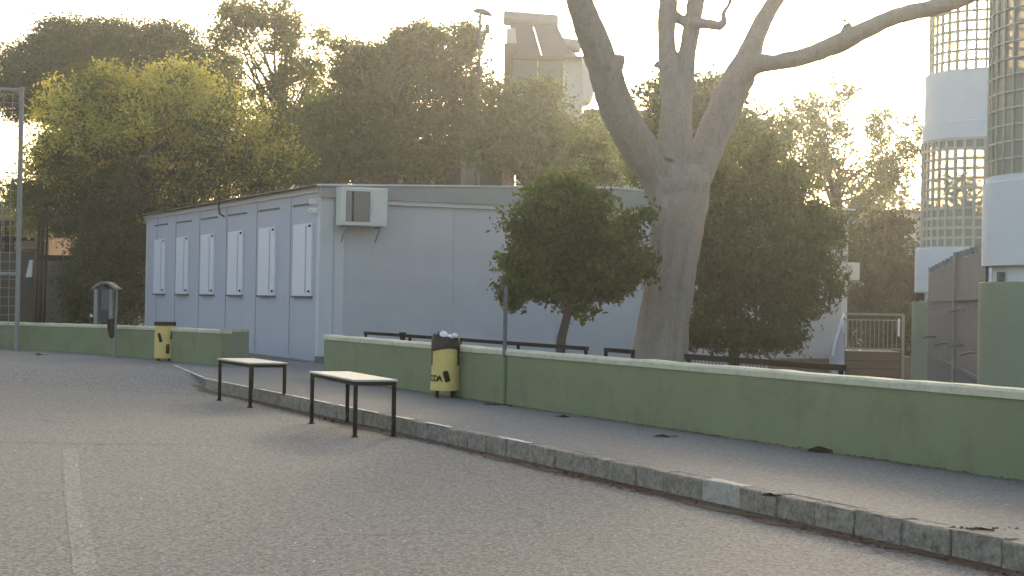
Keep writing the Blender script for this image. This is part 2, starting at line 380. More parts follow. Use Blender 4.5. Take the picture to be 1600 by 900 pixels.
# ------------------------------------------------------------------ low green walls
def wallrun(name, pts, th, h0, h1, label, capz=.075, base=.1, capend=None):
    """plaster wall along points, body + rounded cap"""
    t = thing(name, (pts[0][0], pts[0][1], base), label, 'wall')
    P = [Vector((p[0], p[1], 0)) for p in pts]; n = len(P)
    L = [0]
    for a, c_ in zip(P, P[1:]): L.append(L[-1]+(c_-a).length)
    body, cap = MB(), MB()
    def sect(mb, off0, off1, zf0, zf1, step, jit, bevel):
        rings = []
        for k in range(n-1):
            d = (P[k+1]-P[k]); nn = max(1, int(d.length/step))
            for i in range(nn+(1 if k == n-2 else 0)):
                p = P[k]+d*i/nn; s_ = L[k]+d.length*i/nn
                dd = d.normalized()
                if i == 0 and k > 0:
                    dd = (dd+(P[k]-P[k-1]).normalized()).normalized()
                nr = Vector((-dd.y, dd.x, 0));  nr = nr if nr.y > 0 or (abs(nr.y) < 1e-6 and nr.x > 0) else -nr
                f = s_/L[-1]; z0 = zf0(f); z1 = zf1(f)+random.uniform(-jit, jit)
                ja, jb = random.uniform(-jit, jit), random.uniform(-jit, jit)
                q = []
                for (o_, z_) in ([(off0+ja, z0), (off0+ja, z1-bevel), (off0+bevel+ja, z1), (off1-bevel+jb, z1), (off1+jb, z1-bevel), (off1+jb, z0)]):
                    q.append(mb.bm.verts.new((p.x+nr.x*o_, p.y+nr.y*o_, z_)))
                rings.append(q)
        for a, c_ in zip(rings, rings[1:]):
            for i in range(6): mb.bm.faces.new((a[i], a[(i+1) % 6], c_[(i+1) % 6], c_[i]))
        mb.bm.faces.new(rings[0]); mb.bm.faces.new(rings[-1][::-1])
    top = lambda f: PZ+h0+(h1-h0)*f
    sect(body, 0, th, lambda f: -.35, lambda f: top(f)-capz, .6, .002, .004)
    sect(cap, -.018, th+.018, lambda f: top(f)-capz+.0005, lambda f: top(f), .28, .006, .022)
    body.build('wall_body', M['green'], t, world=True); cap.build('wall_cap', M['cap'], t, world=True, smooth=False)
    return t
WE = W0+WD*24
wallrun('low_wall', [(W0.x, W0.y), (WE.x, WE.y)], .2, .70, .70, 'long low green plastered wall with pale cap running along the pavement')
LW = [G(-40, 541, PZ), G(30, 545, PZ), G(160, 553, PZ), G(262, 563.5, PZ), G(345, 572, PZ)]
wallrun('low_wall', [(p.x, p.y) for p in LW], .2, .60, .68, 'short low green wall behind the lidded yellow bin, left of the bluish prefab')
e0 = G(345, 572, PZ); e1 = G(384, 569, PZ)
# return end of the left wall is part of that wall
lw = [o for o in COL.objects if o.name.startswith('low_wall')][-1]
b = MB(); b.prism([(e0.x+.012, e0.y-.03), (e1.x, e1.y), (e1.x+.02, e1.y+.22), (e0.x+.03, e0.y+.19)], -.1, PZ+.625); b.build('end_pier', M['green2'], lw, world=True)
b = MB(); b.prism([(e0.x+.0, e0.y-.045), (e1.x+.015, e1.y-.015), (e1.x+.035, e1.y+.235), (e0.x+.02, e0.y+.205)], PZ+.6255, PZ+.685); b.build('wall_cap', M['cap'], lw, world=True)

# ------------------------------------------------------------------ prefab classroom
C0 = Vector((-3.84, 33.22, 0)); BD = Vector((-.4266, .9044, 0)); BE = Vector((.9044, .4266, 0))   # BD along left side, BE along front
LB, LF, ZB, ZR = 15.2, 12.85, .24, 3.71
bt = thing('prefab_building', (C0.x, C0.y, .16), 'single-storey bluish white prefab building with shallow roof and six shuttered side windows', 'building', math.atan2(BE.y, BE.x))
# local frame: x along front (BE), y along depth (BD), origin at corner, z world-.16
ZO = .16
def zz(z): return z-ZO
b = MB(); b.box(.012, .3, .0, LB, zz(.172), zz(3.60)); 
b.build('side_wall', M['panel'], bt)
b = MB(); b.box(.3, LF-.3, .02, .3, zz(ZB), zz(3.62)); b.box(.3, LF, LB-.3, LB-.01, zz(ZB), zz(3.6)); b.box(LF-.3, LF-.01, .02, LB-.3, zz(ZB), zz(3.6))
b.build('front_wall', M['stucco'], bt)
b = MB(); b.box(.03, 9.0, .05, LB-.05, zz(-.25), zz(ZB)); b.build('plinth', M['conc'], bt)
b = MB(); b.box(8.9, LF-.03, .045, LB-.06, zz(-.4), zz(ZB+.02)); b.box(9.0, LF-.03, -.04, .05, zz(.235), zz(.265)); b.build('plinth', M['plinth'], bt)
# gable roof: fascia wedge, roof sheets, trims
RX = 6.5; ZP = 3.93
for (y0, y1) in ((-.10, .02), (LB-.02, LB+.1)):
    b = MB()
    ps = [(-.06, zz(3.47)), (LF+.06, zz(3.47)), (LF+.06, zz(3.69)), (RX, zz(ZP)), (-.06, zz(3.69))]
    q = Matrix(((1, 0, 0, 0), (0, 0, 1, 0), (0, 1, 0, 0), (0, 0, 0, 1)))
    b.prism(ps, y0, y1, q); b.build('gable_fascia', M['fascia'], bt)
b = MB()
for x0, z0, x1, z1 in ((-.12, 3.70, RX, ZP+.01), (RX, ZP+.01, LF+.12, 3.70)):
    ps = [(x0, zz(z0)), (x1, zz(z1)), (x1, zz(z1+.035)), (x0, zz(z0+.035))]
    b.prism(ps, -.14, LB+.14, q)
b.build('roof', M['trim'], bt)
b = MB(); b.box(.62, LF-.1, -.05, .018, zz(3.38), zz(3.47)); b.box(-.04, .012, -.02, LB+.02, zz(3.585), zz(3.69), bev=.008); b.build('eaves_trim', M['trim'], bt)
b = MB(); b.bar((-.15, -.1, zz(3.70)), (-.15, LB+.1, zz(3.70)), .05, .035); b.build('gutter', M['darkm'], bt)
for a_ in ((-.02, .014, -.018, .16, zz(ZB), zz(3.58)), (.0145, .26, -.02, .02, zz(ZB), zz(3.46)), (-.02, .014, LB-.14, LB+.015, zz(ZB), zz(3.58)), (LF-.16, LF+.01, -.02, .02, zz(ZB), zz(3.46))):
    b = MB(); b.box(*a_); b.build('corner_trim', M['trim'], bt)
b = MB(); b.box(.27, .50, .004, .021, zz(ZB+.02), zz(3.45)); b.build('downpipe_cover', M['trim'], bt)
for y in (.2, 1.98, 4.46, 6.95, 9.45, 11.9, 14.0): 
    if y > 1: b = MB(); b.box(.002, .0125, y-.012, y+.012, zz(ZB+.02), zz(3.56)); b.build('panel_joint', M['fascia'], bt)
for x in (2.9, 5.3, 7.7, 10.1): b = MB(); b.box(x-.004, x+.004, .012, .021, zz(ZB+.02), zz(3.37)); b.build('panel_joint', M['stucco'], bt)
b = MB(); b.box(.0, .0115, .2, LB-.2, zz(.173), zz(.20)); b.build('base_trim', M['fascia'], bt)
for k in range(6):
    y0 = .5+2.5*k; y1 = y0+1.15
    wf = MB(); wf.box(-.035, .014, y0-.03, y1+.03, zz(1.50), zz(2.98), bev=.006)
    wf.mi = 1; wf.box(-.05, -.034, y0+.30, y0+.325, zz(1.56), zz(2.94))
    for i in range(18): wf.mi = 0; wf.box(-.0385, -.034, y0+.35, y1-.02, zz(1.57+i*.076), zz(1.57+i*.076+.062))
    w_ = wf.build('window', [M['wshut'], M['panel']], bt)
    sb = MB(); sb.box(-.07, .012, y0-.04, y1+.04, zz(1.465), zz(1.497), bev=.005); o = sb.build('sill', M['greyp'], bt); o.parent = w_
    for zc in (1.60, 2.93):
        sb = MB(); sb.box(-.065, -.036, y0+.03, y0+.10, zz(zc-.03), zz(zc+.02), bev=.006); o = sb.build('latch', M['darkm'], bt); o.parent = w_
    lb = MB(); lb.box(-.012, .013, y0-.2, y1+.15, zz(3.36), zz(3.395)); lb.build('lintel_vent', M['greyp'], bt)
for zc in (3.40, 3.22):
    b = MB(); b.box(-.14, -.02, .16, .34, zz(zc-.05), zz(zc+.05), bev=.01); b.mi = 1; b.box(-.145, -.139, .18, .32, zz(zc-.035), zz(zc+.035)); b.build('floodlight', [M['white'], M['glassd']], bt)
b = MB(); b.tube([(-.17, 6.9, zz(3.72)), (-.2, 6.95, zz(3.6)), (-.16, 7.0, zz(3.42)), (-.03, 7.05, zz(3.36))], .022, 8); b.build('cable', M['darkm'], bt, True)
b = MB(); b.box(-.05, .10, -.06, .1, zz(.165), zz(.3), bev=.01); b.build('corner_foot', M['conc'], bt)

# air conditioners
def ac_unit(loc, rz, w_, h_, d_, label):
    t = thing('air_conditioner', loc, label, 'air conditioner', rz, None)
    b = MB(); b.box(0, w_, -d_, 0, 0, h_, bev=.012); b.build('housing', M['acw'], t)
    r = h_*.40; cx, cz = w_*.37, h_*.52
    b = MB(); b.box(cx-w_*.27, cx+w_*.25, -d_-.004, -d_+.01, h_*.10, h_*.90); b.build('fan_recess', M['grille'], t)
    g = MB()
    for k in range(16):
        z_ = h_*(.13+.046*k); g.box(cx-w_*.10, cx+w_*.245, -d_-.012, -d_-.006, z_, z_+.012)
    for k in range(5):
        rr = r*(k+1)/5.6; pts = [(cx+w_*.06+rr*.9*math.cos(a), -d_-.016, cz+rr*math.sin(a)) for a in np.linspace(0, 2*math.pi, 25)]; g.tube(pts, .003, 5, False)
    g.build('fan_guard', M['galv'], t)
    g = MB(); g.box(cx-w_*.25, cx-w_*.15, -d_-.01, -d_-.005, h_*.13, h_*.87); g.build('side_vent', M['galv'], t)
    g = MB(); g.box(cx-w_*.145, cx-w_*.105, -d_-.014, -d_-.002, h_*.10, h_*.88); g.build('shade_strip', M['black'], t)  # plain black vertical bar beside the fan guard
    p = MB(); p.box(w_*.63, w_*.97, -d_-.006, -d_+.002, h_*.05, h_*.93, bev=.002); p.build('service_panel', M['acw'], t)
    for x in (w_*.12, w_*.86):
        b = MB(); b.box(x-.02, x+.02, -d_-.04, -.002, -.05, -.002); b.bar((x, -d_*.8, -.05), (x, -.004, -.32), .025); b.build('bracket', M['galv'], t)
    return t
q = C0+BE*.27+BD*(-.12)
ac_unit((q.x, q.y, 2.92), bt.rotation_euler.z, .98, .76, .32, 'pale air conditioner box on the front wall near the prefab left corner')
q = C0+BE*(LF+.03)+BD*.08
ac2 = ac_unit((q.x, q.y, 2.10), bt.rotation_euler.z+math.pi/2, .75, .40, .40, 'small air conditioner jutting from the far right end of the prefab')

# ------------------------------------------------------------------ porch at the right end
q0 = G(1316, 588, gz(8, 38)); PY = 37.6
def at(px, Y, z): 
    p = A(px, 450, Y); return Vector((p.x, Y, z))
x0, x1 = at(1319, PY, 0).x, at(1409, PY, 0).x
zg = gz(8.5, 38)
def zat(px, py, Y): return A(px, py, Y).z
pt = thing('entrance_porch', ((x0+x1)/2, PY, zg), 'brown slatted timber porch block beneath the metal railing at the prefab right end', 'porch')
ztop = zat(1360, 549, PY)
b = MB(); b.box(x0, x1, PY+.03, PY+1.4, zg-.05, ztop-.04); b.build('deck_base', M['dwall'], pt, world=True)
b = MB()
for k in range(4):
    z_ = zg+(ztop-.04-zg)*k/4; b.box(x0-.01, x1+.01, PY-.005, PY+.028, z_+.01, z_+(ztop-.04-zg)/4-.012, bev=.004)
b.build('side_boards', M['wood'], pt, world=True)
b = MB(); b.box(x0-.03, x1+.03, PY-.03, PY+1.45, ztop-.039, ztop, bev=.005); b.build('deck', M['wood'], pt, world=True)
for i in range(3):
    b = MB(); b.box(x1+.04+.28*i, x1+.04+.28*(i+1), PY+.1, PY+1.3, zg-.05, ztop-.12-.14*i if ztop-.12-.14*i > zg+.03 else zg+.03); b.build('step', M['conc'], pt, world=True)
rt = thing('metal_railing', ((x0+x1)/2, PY, ztop), 'pale metal railing with thin vertical bars standing on the porch', 'railing')
zr = zat(1360, 491, PY)
b = MB(); b.bar((x0, PY, zr), (x1+.06, PY, zr), .05, .05, .006); b.bar((x0, PY, zr-.13), (x1, PY, zr-.13), .03); b.bar((x0, PY, ztop+.06), (x1, PY, ztop+.06), .035); b.build('rail', M['galv'], rt, world=True)
b = MB(); b.bar((x1+.04, PY-.02, zg), (x1+.04, PY-.02, zr), .06); b.build('post', M['galv'], rt, world=True)
b = MB(); b.bar((x0+.01, PY, ztop), (x0+.01, PY, zr), .05); b.build('post', M['galv'], rt, world=True)
for i in range(1, 13):
    x = x0+(x1-x0)*i/13
    b = MB(); b.bar((x, PY, ztop+.06), (x, PY, zr-.13), .016); b.build('bar', M['galv'], rt, world=True)
b = MB(); b.bar((x1-.06, PY-.03, ztop+.35), (x1-.06, PY-.03, ztop+.75), .04); b.build('gate_latch', M['white'], rt, world=True)
# side stair flank with white handrail
st = thing('stair_flank', tuple(A(1308, 580, 36.9)), 'blue grey stair side with slanting white handrail beside the porch', 'stair')
Y = 36.9
b = MB(); pl = [A(1300, 556, Y), A(1303, 540, Y), A(1318, 512, Y), A(1320, 588, Y), A(1300, 586, Y)]
b2 = [Vector((p.x, p.y+.35, p.z)) for p in pl]; n = len(pl)
b.face(pl); b.face(b2[::-1])
for i in range(n): b.face([pl[i], pl[(i+1) % n], b2[(i+1) % n], b2[i]])
bmesh.ops.remove_doubles(b.bm, verts=b.bm.verts[:], dist=.001); b.build('stringer', M['panel'], st, world=True)
b = MB(); b.tube([A(1301, 556, Y-.05), A(1305, 535, Y-.05), A(1316, 497, Y-.05), A(1319, 491, Y+.2)], .03, 8); b.build('handrail', M['white'], st, True, True)
b = MB(); b.bar(A(1318, 500, Y-.02), A(1318, 520, Y-.02), .03); b.build('post', M['white'], st, world=True)

# litter on the porch and at its foot
def scrap(px, py, Y, z, sz, label, name='paper_scrap'):
    b = MB(); c_ = A(px, py, Y); c_.z = z
    pts = [(c_.x+sz*math.cos(a)*random.uniform(.6, 1.1), c_.y+sz*math.sin(a)*random.uniform(.6, 1.1)) for a in np.linspace(0, 5.6, 7)]
    top_ = b.bm.verts.new((c_.x, c_.y, z+sz*.7)); ring = [b.bm.verts.new((x, y, z+random.uniform(.0, .35)*sz)) for x, y in pts]
    low = b.bm.verts.new((c_.x, c_.y, z+.001))
    for i in range(7): b.bm.faces.new((ring[i], ring[(i+1) % 7], top_)); b.bm.faces.new((ring[(i+1) % 7], ring[i], low))
    o = b.build(name, M['paper']); return tag(o, label, 'litter')
scrap(1322, 538, PY+.1, ztop, .07, 'crumpled white paper at the left edge of the porch deck')
scrap(1344, 545, PY+.1, ztop, .055, 'flat white scrap on the porch deck right of the crumpled one')
scrap(1332, 583, 36.0, gz(7.4, 36)+.02, .11, 'white scrap on the soil at the foot of the porch')

# ------------------------------------------------------------------ low black rails behind the long wall
def lowrail(pa, pb, off, zc, label, th=.05):
    a = W0+WN*off; 
    def s_of(px):   # distance along the rail where it passes the given column
        d = ray(px, 540); # solve a+WD*s with x/y = d.x/d.y
        k = d.x/d.y; return (a.x-k*a.y)/(k*WD.y-WD.x)
    s0, s1 = s_of(pa), s_of(pb)
    p, r = a+WD*s0, a+WD*s1
    t = thing('low_rail', (p.x, p.y, gz(p.x, p.y)), label, 'rail')
    b = MB(); b.bar((p.x, p.y, zc), (r.x, r.y, zc), .05, th, .004); b.build('rail', M['black'], t, world=True)
    n = max(2, int((r-p).length/1.8)+1)
    for i in range(n):
        c_ = p.lerp(r, (i+.02)/(n-1+.04)); b = MB(); b.bar((c_.x, c_.y, gz(c_.x, c_.y)-.02), (c_.x, c_.y, zc-th/2), .045); b.build('post', M['black'], t, world=True)
lowrail(570, 918, .75, .905, 'longest low black rail behind the wall, left of the small round tree trunk')
lowrail(946, 990, .75, .905, 'short low black rail behind the wall just left of the big trunk')
lowrail(1072, 1320, .75, .895, 'low black rail behind the wall between big trunk and porch', .06)
a = W0+WN*.75+WD*1.55
b = MB(); b.box(a.x-.04, a.x+.04, a.y-.04, a.y+.04, gz(a.x, a.y)-.02, .93, bev=.006); b.box(a.x-.055, a.x+.055, a.y-.055, a.y+.055, .93, .955, bev=.006); tag(b.build('stub_post', M['black']), 'single short black stub post behind the left end of the long green wall', 'post')

# white picket fence
pf = thing('picket_fence', tuple(at(1130, 31, gz(4, 31))), 'small white picket fence behind the big tree trunk', 'fence')
fa, fb = A(1078, 545, 31.5), A(1198, 558, 29.6)
b = MB()
for i in range(22):
    p = fa.lerp(fb, i/21); g_ = gz(p.x, p.y); b.box(p.x-.022, p.x+.022, p.y-.008, p.y+.008, g_, p.z-.05*(i % 1)+random.uniform(-.01, .01))
b.build('pickets', M['trim'], pf, world=True)
b = MB(); b.bar(fa+Vector((0, .03, -.02)), fb+Vector((0, .03, -.02)), .03, .05); b.bar(fa+Vector((0, .03, -.45)), fb+Vector((0, .03, -.45)), .03, .05); b.build('rail', M['trim'], pf, world=True)

# ------------------------------------------------------------------ tables
def table(a, d, L, W_, H_, label):
    """a far-left foot, d long direction, width to the right"""
    d = Vector((d[0], d[1], 0)).normalized(); n_ = Vector((-d.y, d.x, 0)); n_ = n_ if n_.x > 0 else -n_
    t = thing('table', (a[0], a[1], 0), label, 'table', math.atan2(n_.y, n_.x), 'narrow tables at the kerb')
    # local x = width, local y = -length toward the camera
    b = MB(); b.box(-.03, W_+.03, -L-.03, .03, H_-.022, H_, bev=.006); b.build('table_top', M['top'], t)
    b = MB(); e = .03
    for (p, r) in (((0, 0), (W_, 0)), ((W_, 0), (W_, -L)), ((W_, -L), (0, -L)), ((0, -L), (0, 0))):
        b.bar((p[0], p[1], H_-.045), (r[0], r[1], H_-.045), .028, .04)
    b.build('frame', M['darkm'], t)
    for x, y in ((0, 0), (W_, 0), (0, -L), (W_, -L)):
        b = MB(); b.box(x-.02, x+.02, y-.02, y+.02, .0, H_-.025, bev=.003); b.box(x-.032, x+.032, y-.032, y+.032, 0, .012); b.build('leg', M['darkm'], t)
    return t
table((-2.33, 19.58), (.68, -1.77), 1.88, .43, .615, 'nearer narrow table with pale top and dark metal legs, standing off the kerb')
table((-4.11, 23.54), (.65, -1.36), 1.5, .47, .60, 'farther narrow table with pale top and dark legs at the kerb end')

# ------------------------------------------------------------------ bins
def capsule(mb, R, ang, z, w_, h_, tilt, off=.004, n=10):
    """rounded mark wrapped on a cylinder of radius R"""
    P = []
    for k in range(n+1): a = math.pi*k/n; P.append((w_/2*math.cos(a), h_/2-w_*.25+w_*.25*math.sin(a)))
    for k in range(n+1): a = math.pi+math.pi*k/n; P.append((w_/2*math.cos(a), -h_/2+w_*.25+w_*.25*math.sin(a)))
    vs_ = []
    for u, v in P:
        uu = u*math.cos(tilt)-v*math.sin(tilt); vv = u*math.sin(tilt)+v*math.cos(tilt)
        t = ang+uu/R; vs_.append(mb.bm.verts.new(((R+off)*math.cos(t), (R+off)*math.sin(t), z+vv)))
    c_ = mb.bm.verts.new(((R+off+.003)*math.cos(ang), (R+off+.003)*math.sin(ang), z))
    for i in range(len(vs_)): mb.bm.faces.new((vs_[i], vs_[(i+1) % len(vs_)], c_))
def letters(txt, R, ang, z, size, parent, mat):
    cu = bpy.data.curves.new('lettering', 'FONT'); cu.body = txt; cu.size = size; cu.space_character = 1.15; cu.resolution_u = 4; cu.offset = .004
    o = bpy.data.objects.new('tmp', cu); COL.objects.link(o)
    bpy.context.view_layer.update(); dg = bpy.context.evaluated_depsgraph_get()
    me = bpy.data.meshes.new_from_object(o.evaluated_get(dg)); bpy.data.objects.remove(o)
    bm = bmesh.new(); bm.from_mesh(me); bmesh.ops.triangulate(bm, faces=bm.faces[:])
    bmesh.ops.subdivide_edges(bm, edges=bm.edges[:], cuts=1)
    for v in bm.verts: t = ang+v.co.x/R; zc = v.co.y; v.co = Vector(((R+.005)*math.cos(t), (R+.005)*math.sin(t), z+zc))
    bm.to_mesh(me); bm.free(); me.materials.clear(); return link('lettering', me, mat, parent)
def face_ang(x, y): return math.atan2(-y, -x)       # direction toward the camera
# near bin
bx, by = G(695, 621, PZ)[:2]; FA = face_ang(bx, by)
t = thing('litter_bin', (bx, by, PZ), 'yellow litter bin with black bag and white paper overflowing, against the long green wall', 'litter bin', 0)
R1 = .188
b = MB(); b.lathe([(.15, .105), (R1+.012, .10), (R1+.008, .14), (R1, .30), (R1-.006, .60), (R1-.004, .70), (R1+.002, .715), (R1-.02, .715), (R1-.03, .45), (.14, .15)], 40); b.build('body', M['yellow'], t, True)
for a in (-.75, .75, 2.3, -2.3):
    b = MB(); x, y = .145*math.cos(FA+a), .145*math.sin(FA+a); b.box(x-.022, x+.022, y-.022, y+.022, 0, .12, bev=.004); b.build('leg', M['brown'], t)
b = MB(); capsule(b, R1+.002, FA+.10, .29, .075, .155, .28); b.build('bottle_mark', M['brown'], t)
for a in (1.16, -1.32):
    b = MB(); capsule(b, R1-.004, FA+a, .56, .05, .25, .02); b.build('bottle_mark', M['brown'], t)
for ch, aa in (('C', -1.36), ('D', -.92), ('A', -.58)): letters(ch, R1+.004, FA+aa, .225, .11, t, M['brown'])
# black bag
b = MB(); nA = 48; rings = []
prof = [(.0, R1+.002), (.04, R1+.008), (.10, R1+.006), (.15, R1-.004), (.175, R1-.016), (.17, R1-.035), (.10, R1-.06)]
for i, (h_, r_) in enumerate(prof):
    ring = []
    for k in range(nA):
        a = 2*math.pi*k/nA; amp = .004+.008*(i/6); wv_ = math.sin(a*7+i)*amp*.5+math.sin(a*13+2*i)*amp*.4
        z_ = .64+h_+(.014*math.sin(a*3+1.2)+.010*math.sin(a*8) if 3 <= i <= 5 else 0) + (-.02*math.sin(a*2+1) if i == 0 else 0)
        rel = (a-FA-(-1.1)+math.pi) % (2*math.pi)-math.pi
        if 3 <= i <= 5 and abs(rel) < .45: z_ += .075*(1-abs(rel)/.45)
        ring.append(b.bm.verts.new(((r_+wv_)*math.cos(a), (r_+wv_)*math.sin(a), z_)))
    rings.append(ring)
for a_, c_ in zip(rings, rings[1:]):
    for k in range(nA): b.bm.faces.new((a_[k], a_[(k+1) % nA], c_[(k+1) % nA], c_[k]))
b.bm.faces.new(rings[-1]); b.build('bin_bag', M['bag'], t, True)
def crumple(cx, cy, cz, r, seed, name, mat, parent, sq=1.):
    rg = random.Random(seed); bm = bmesh.new(); bmesh.ops.create_icosphere(bm, subdivisions=3, radius=r)
    for v in bm.verts:
        n_ = math.sin(v.co.x*41/r*.1+seed)*math.cos(v.co.y*53/r*.1)*math.sin(v.co.z*47/r*.1+2)
        v.co *= 1+.25*n_+rg.uniform(-.14, .14); v.co.z *= sq; v.co += Vector((cx, cy, cz))
    me = bpy.data.meshes.new(name); bm.to_mesh(me); bm.free(); return link(name, me, mat, parent)
cd_ = Vector((math.cos(FA), math.sin(FA), 0)); cr = Vector((-math.sin(FA), math.cos(FA), 0))
if cr.x < 0: cr = -cr
for i, (u, v, z_, r_, sq) in enumerate([(-.03, .09, .835, .055, 1.1), (.115, .1, .835, .045, .7), (.06, .0, .80, .06, .8), (-.09, .02, .84, .05, .9)]):
    p = cr*u+cd_*v
    crumple(p.x, p.y, z_, r_, i+3, 'waste_paper', M['paper'] if i != 3 else M['bag'], t, sq)
# far bin
bx, by = G(257, 563.5, PZ)[:2]; FA = face_ang(bx, by)
t = thing('litter_bin', (bx, by, PZ), 'yellow litter bin with dark rim and three brown marks against the short green wall', 'litter bin', 0)
R2 = .20
b = MB(); b.lathe([(.1, .055), (R2, .05), (R2+.004, .07), (R2, .70), (R2-.015, .70), (R2-.02, .1)], 40); b.build('body', M['yellow'], t, True)
b = MB(); b.lathe([(R2+.004, .695), (R2+.014, .70), (R2+.012, .765), (R2-.015, .77), (R2-.02, .70)], 40); b.build('rim', M['brown'], t, True)
b = MB(); b.lathe([(.001, .66), (R2-.022, .655)], 30); b.build('liner', M['bag'], t)
for a in (-.9, .7, 2.4):
    b = MB(); x, y = .15*math.cos(FA+a), .15*math.sin(FA+a); b.box(x-.03, x+.03, y-.03, y+.03, 0, .07, bev=.006); b.build('foot', M['brown'], t)
for (a, z_, tl) in ((-.5, .46, .3), (.75, .52, -.2), (.28, .24, -.03)):
    b = MB(); capsule(b, R2+.002, FA+a, z_, .07, .19, tl); b.build('bottle_mark', M['brown'], t)

# ------------------------------------------------------------------ pole by the long wall
p = G(787, 632, PZ)
t = thing('sign_post', (p.x, p.y, PZ-.002), 'thin grey post with green painted foot in front of the long wall', 'post')
b = MB(); b.tube([(0, 0, .60), (.002, 0, 1.0), (.004, 0, zat(789, 446, p.y)-PZ)], .027, 12); b.build('upper_pole', M['greyp'], t, True)
b = MB(); b.tube([(-.004, 0, .0), (0, 0, .60)], .0285, 12); b.build('painted_foot', M['green'], t, True)
b = MB(); b.bar((-.25, -.06, .006), (.05, -.1, .006), .03, .012); b.bar((.05, -.1, .006), (.1, -.34, .006), .02, .012); tag(b.build('ground_bracket', M['darkm'], t))

# ------------------------------------------------------------------ phone hood on pole (left)
hp = G(181, 557.5, PZ); Yh = hp.y-.12
t = thing('phone_hood', (hp.x, Yh, gz(hp.x, Yh)), 'grey rounded telephone hood on a thin pole before the short green wall', 'phone hood')
b = MB(); b.tube([(hp.x, Yh, gz(hp.x, Yh)), (hp.x+.02, Yh, zat(183, 452, Yh))], .028, 10); b.build('pole', M['galv'], t, True, True)
xL, xR = A(150, 480, Yh).x, A(178, 480, Yh).x; zB, zT = zat(165, 507, Yh), zat(165, 452, Yh)
b = MB()
b.box(xL, xL+.075, Yh-.20, Yh+.22, zB, zT, bev=.012); b.box(xR-.06, xR, Yh-.18, Yh+.02, zB+.12, zT, bev=.012); b.build('side_panel', M['galv'], t, world=True)
b = MB(); b.box(xL+.06, xR-.05, Yh+.02, Yh+.06, zB+.05, zT+.05); b.build('back_panel', M['greyp'], t, world=True)
b = MB(); n = 14; arc = []
for i in range(n+1):
    u = i/n; x = xL-.04+(xR-xL+.13)*u; z_ = zT-.02+.18*math.sin(math.pi*min(1, u*1.05)*.82+.25)-.02; arc.append((x, z_))
for (a_, c_) in zip(arc, arc[1:]): b.bar((a_[0], Yh, a_[1]), (c_[0]+.004, Yh, c_[1]), .46, .04)
b.build('curved_roof', M['galv'], t, world=True)
b = MB(); b.box(xL+.13, xL+.30, Yh-.12, Yh+.02, zB+.3, zB+.72, bev=.01); b.build('phone_box', M['greyp'], t, world=True)
b = MB(); z_ = zat(176, 503, Yh); b.tube([(xR-.06, Yh-.05, z_+.05), (xR-.05, Yh-.05, z_-.1), (xR-.03, Yh-.05, z_-.28), (xR-.02, Yh-.05, z_-.34)], [.05, .07, .055, .02], 10); b.build('receiver_cradle', M['black'], t, True, True)
b = MB(); c_ = A(147, 494, Yh); b.bar((xL+.02, Yh-.1, c_.z), (c_.x, Yh-.1, c_.z), .015); b.tube([(c_.x-.035, Yh-.1, c_.z-.02), (c_.x-.03, Yh-.1, c_.z+.01), (c_.x-.03, Yh-.1, c_.z+.04)], [.02, .035, .018], 8); b.build('white_knob', M['white'], t, True, True)

# ------------------------------------------------------------------ left court fence
Yf = 38.0; xp = A(28, 545, Yf-.2).x; xtop = A(40, 140, Yf).x; zt = zat(40, 142, Yf); g_ = .165
cf = thing('court_fence', (xp, Yf-.3, g_), 'tall pale steel framed mesh fence at the far left edge', 'fence')
Y = Yf-.3
def fx(z): return xp+(xtop-xp)*(z-g_)/(zt-g_)
b = MB(); b.tube([(xp, Y, g_-.02), (fx(3), Y, 3), (xtop, Y, zt+.05)], .055, 12); b.build('post', M['galv'], cf, True, True)
b = MB(); b.tube([(xtop-3.6, Y, zt+.05), (xtop, Y, zt-.02)], .045, 10); b.build('top_rail', M['galv'], cf, True, True)
zl = zat(15, 428, Y); b = MB(); b.tube([(fx(zl)-3.6, Y, zl), (fx(zl), Y, zl)], .045, 10); b.build('middle_rail', M['galv'], cf, True, True)
b = MB()
for i in range(17):
    x = -.2*(i+1); b.tube([(fx(g_+.1)+x, Y, g_+.1), (fx(zt)+x, Y, zt)], .008, 4, False)
for i in range(29):
    z_ = g_+.2+.2*i
    if z_ < zt: b.tube([(fx(z_)-3.5, Y, z_+random.uniform(-.03, .03)), (fx(z_)-1.7, Y, z_+random.uniform(-.04, .04)), (fx(z_), Y, z_)], .008, 4, False)
b.build('wire_mesh', M['galv'], cf, world=True)

# ------------------------------------------------------------------ background at far left
Yb = 54
def wbox(name, pxa, pya, pxb, pyb, Y, dep, mat, label=None, cat=None, parent=None, zlow=None):
    a, c_ = A(pxa, pya, Y), A(pxb, pyb, Y); b = MB(); b.box(a.x, c_.x, Y, Y+dep, c_.z if zlow is None else zlow, a.z, bev=.01)
    o = b.build(name, mat, parent, world=bool(parent)); 
    return tag(o, label, cat) if label else o
pa = A(-40, 335, Yb)
ph = thing('pink_house', (A(0, 400, Yb).x, Yb, .16), 'pinkish house wall with dark railing beyond the mesh fence', 'house')
wbox('wall', -120, 336, 74, 500, Yb, 5, M['pink'], parent=ph, zlow=.1)
wbox('ledge', -120, 384, 54, 388, Yb-.3, .3, M['palew'], parent=ph)
b = MB(); z0, z1 = zat(30, 388, Yb-.5), zat(30, 340, Yb-.5)
for px in (0, 10, 18): 
    p = A(px, 400, Yb-.5); b.bar((p.x, Yb-.5, z0-.2), (p.x, Yb-.5, z1-.1), .12)
p0, p1 = A(-80, 374, Yb-.5), A(54, 374, Yb-.5); b.bar(p0, p1, .08, .1); b.build('balcony_railing', M['darkm'], ph, world=True)
wbox('window', 84, 345, 96, 372, Yb-.02, .1, M['glassd'], parent=ph)
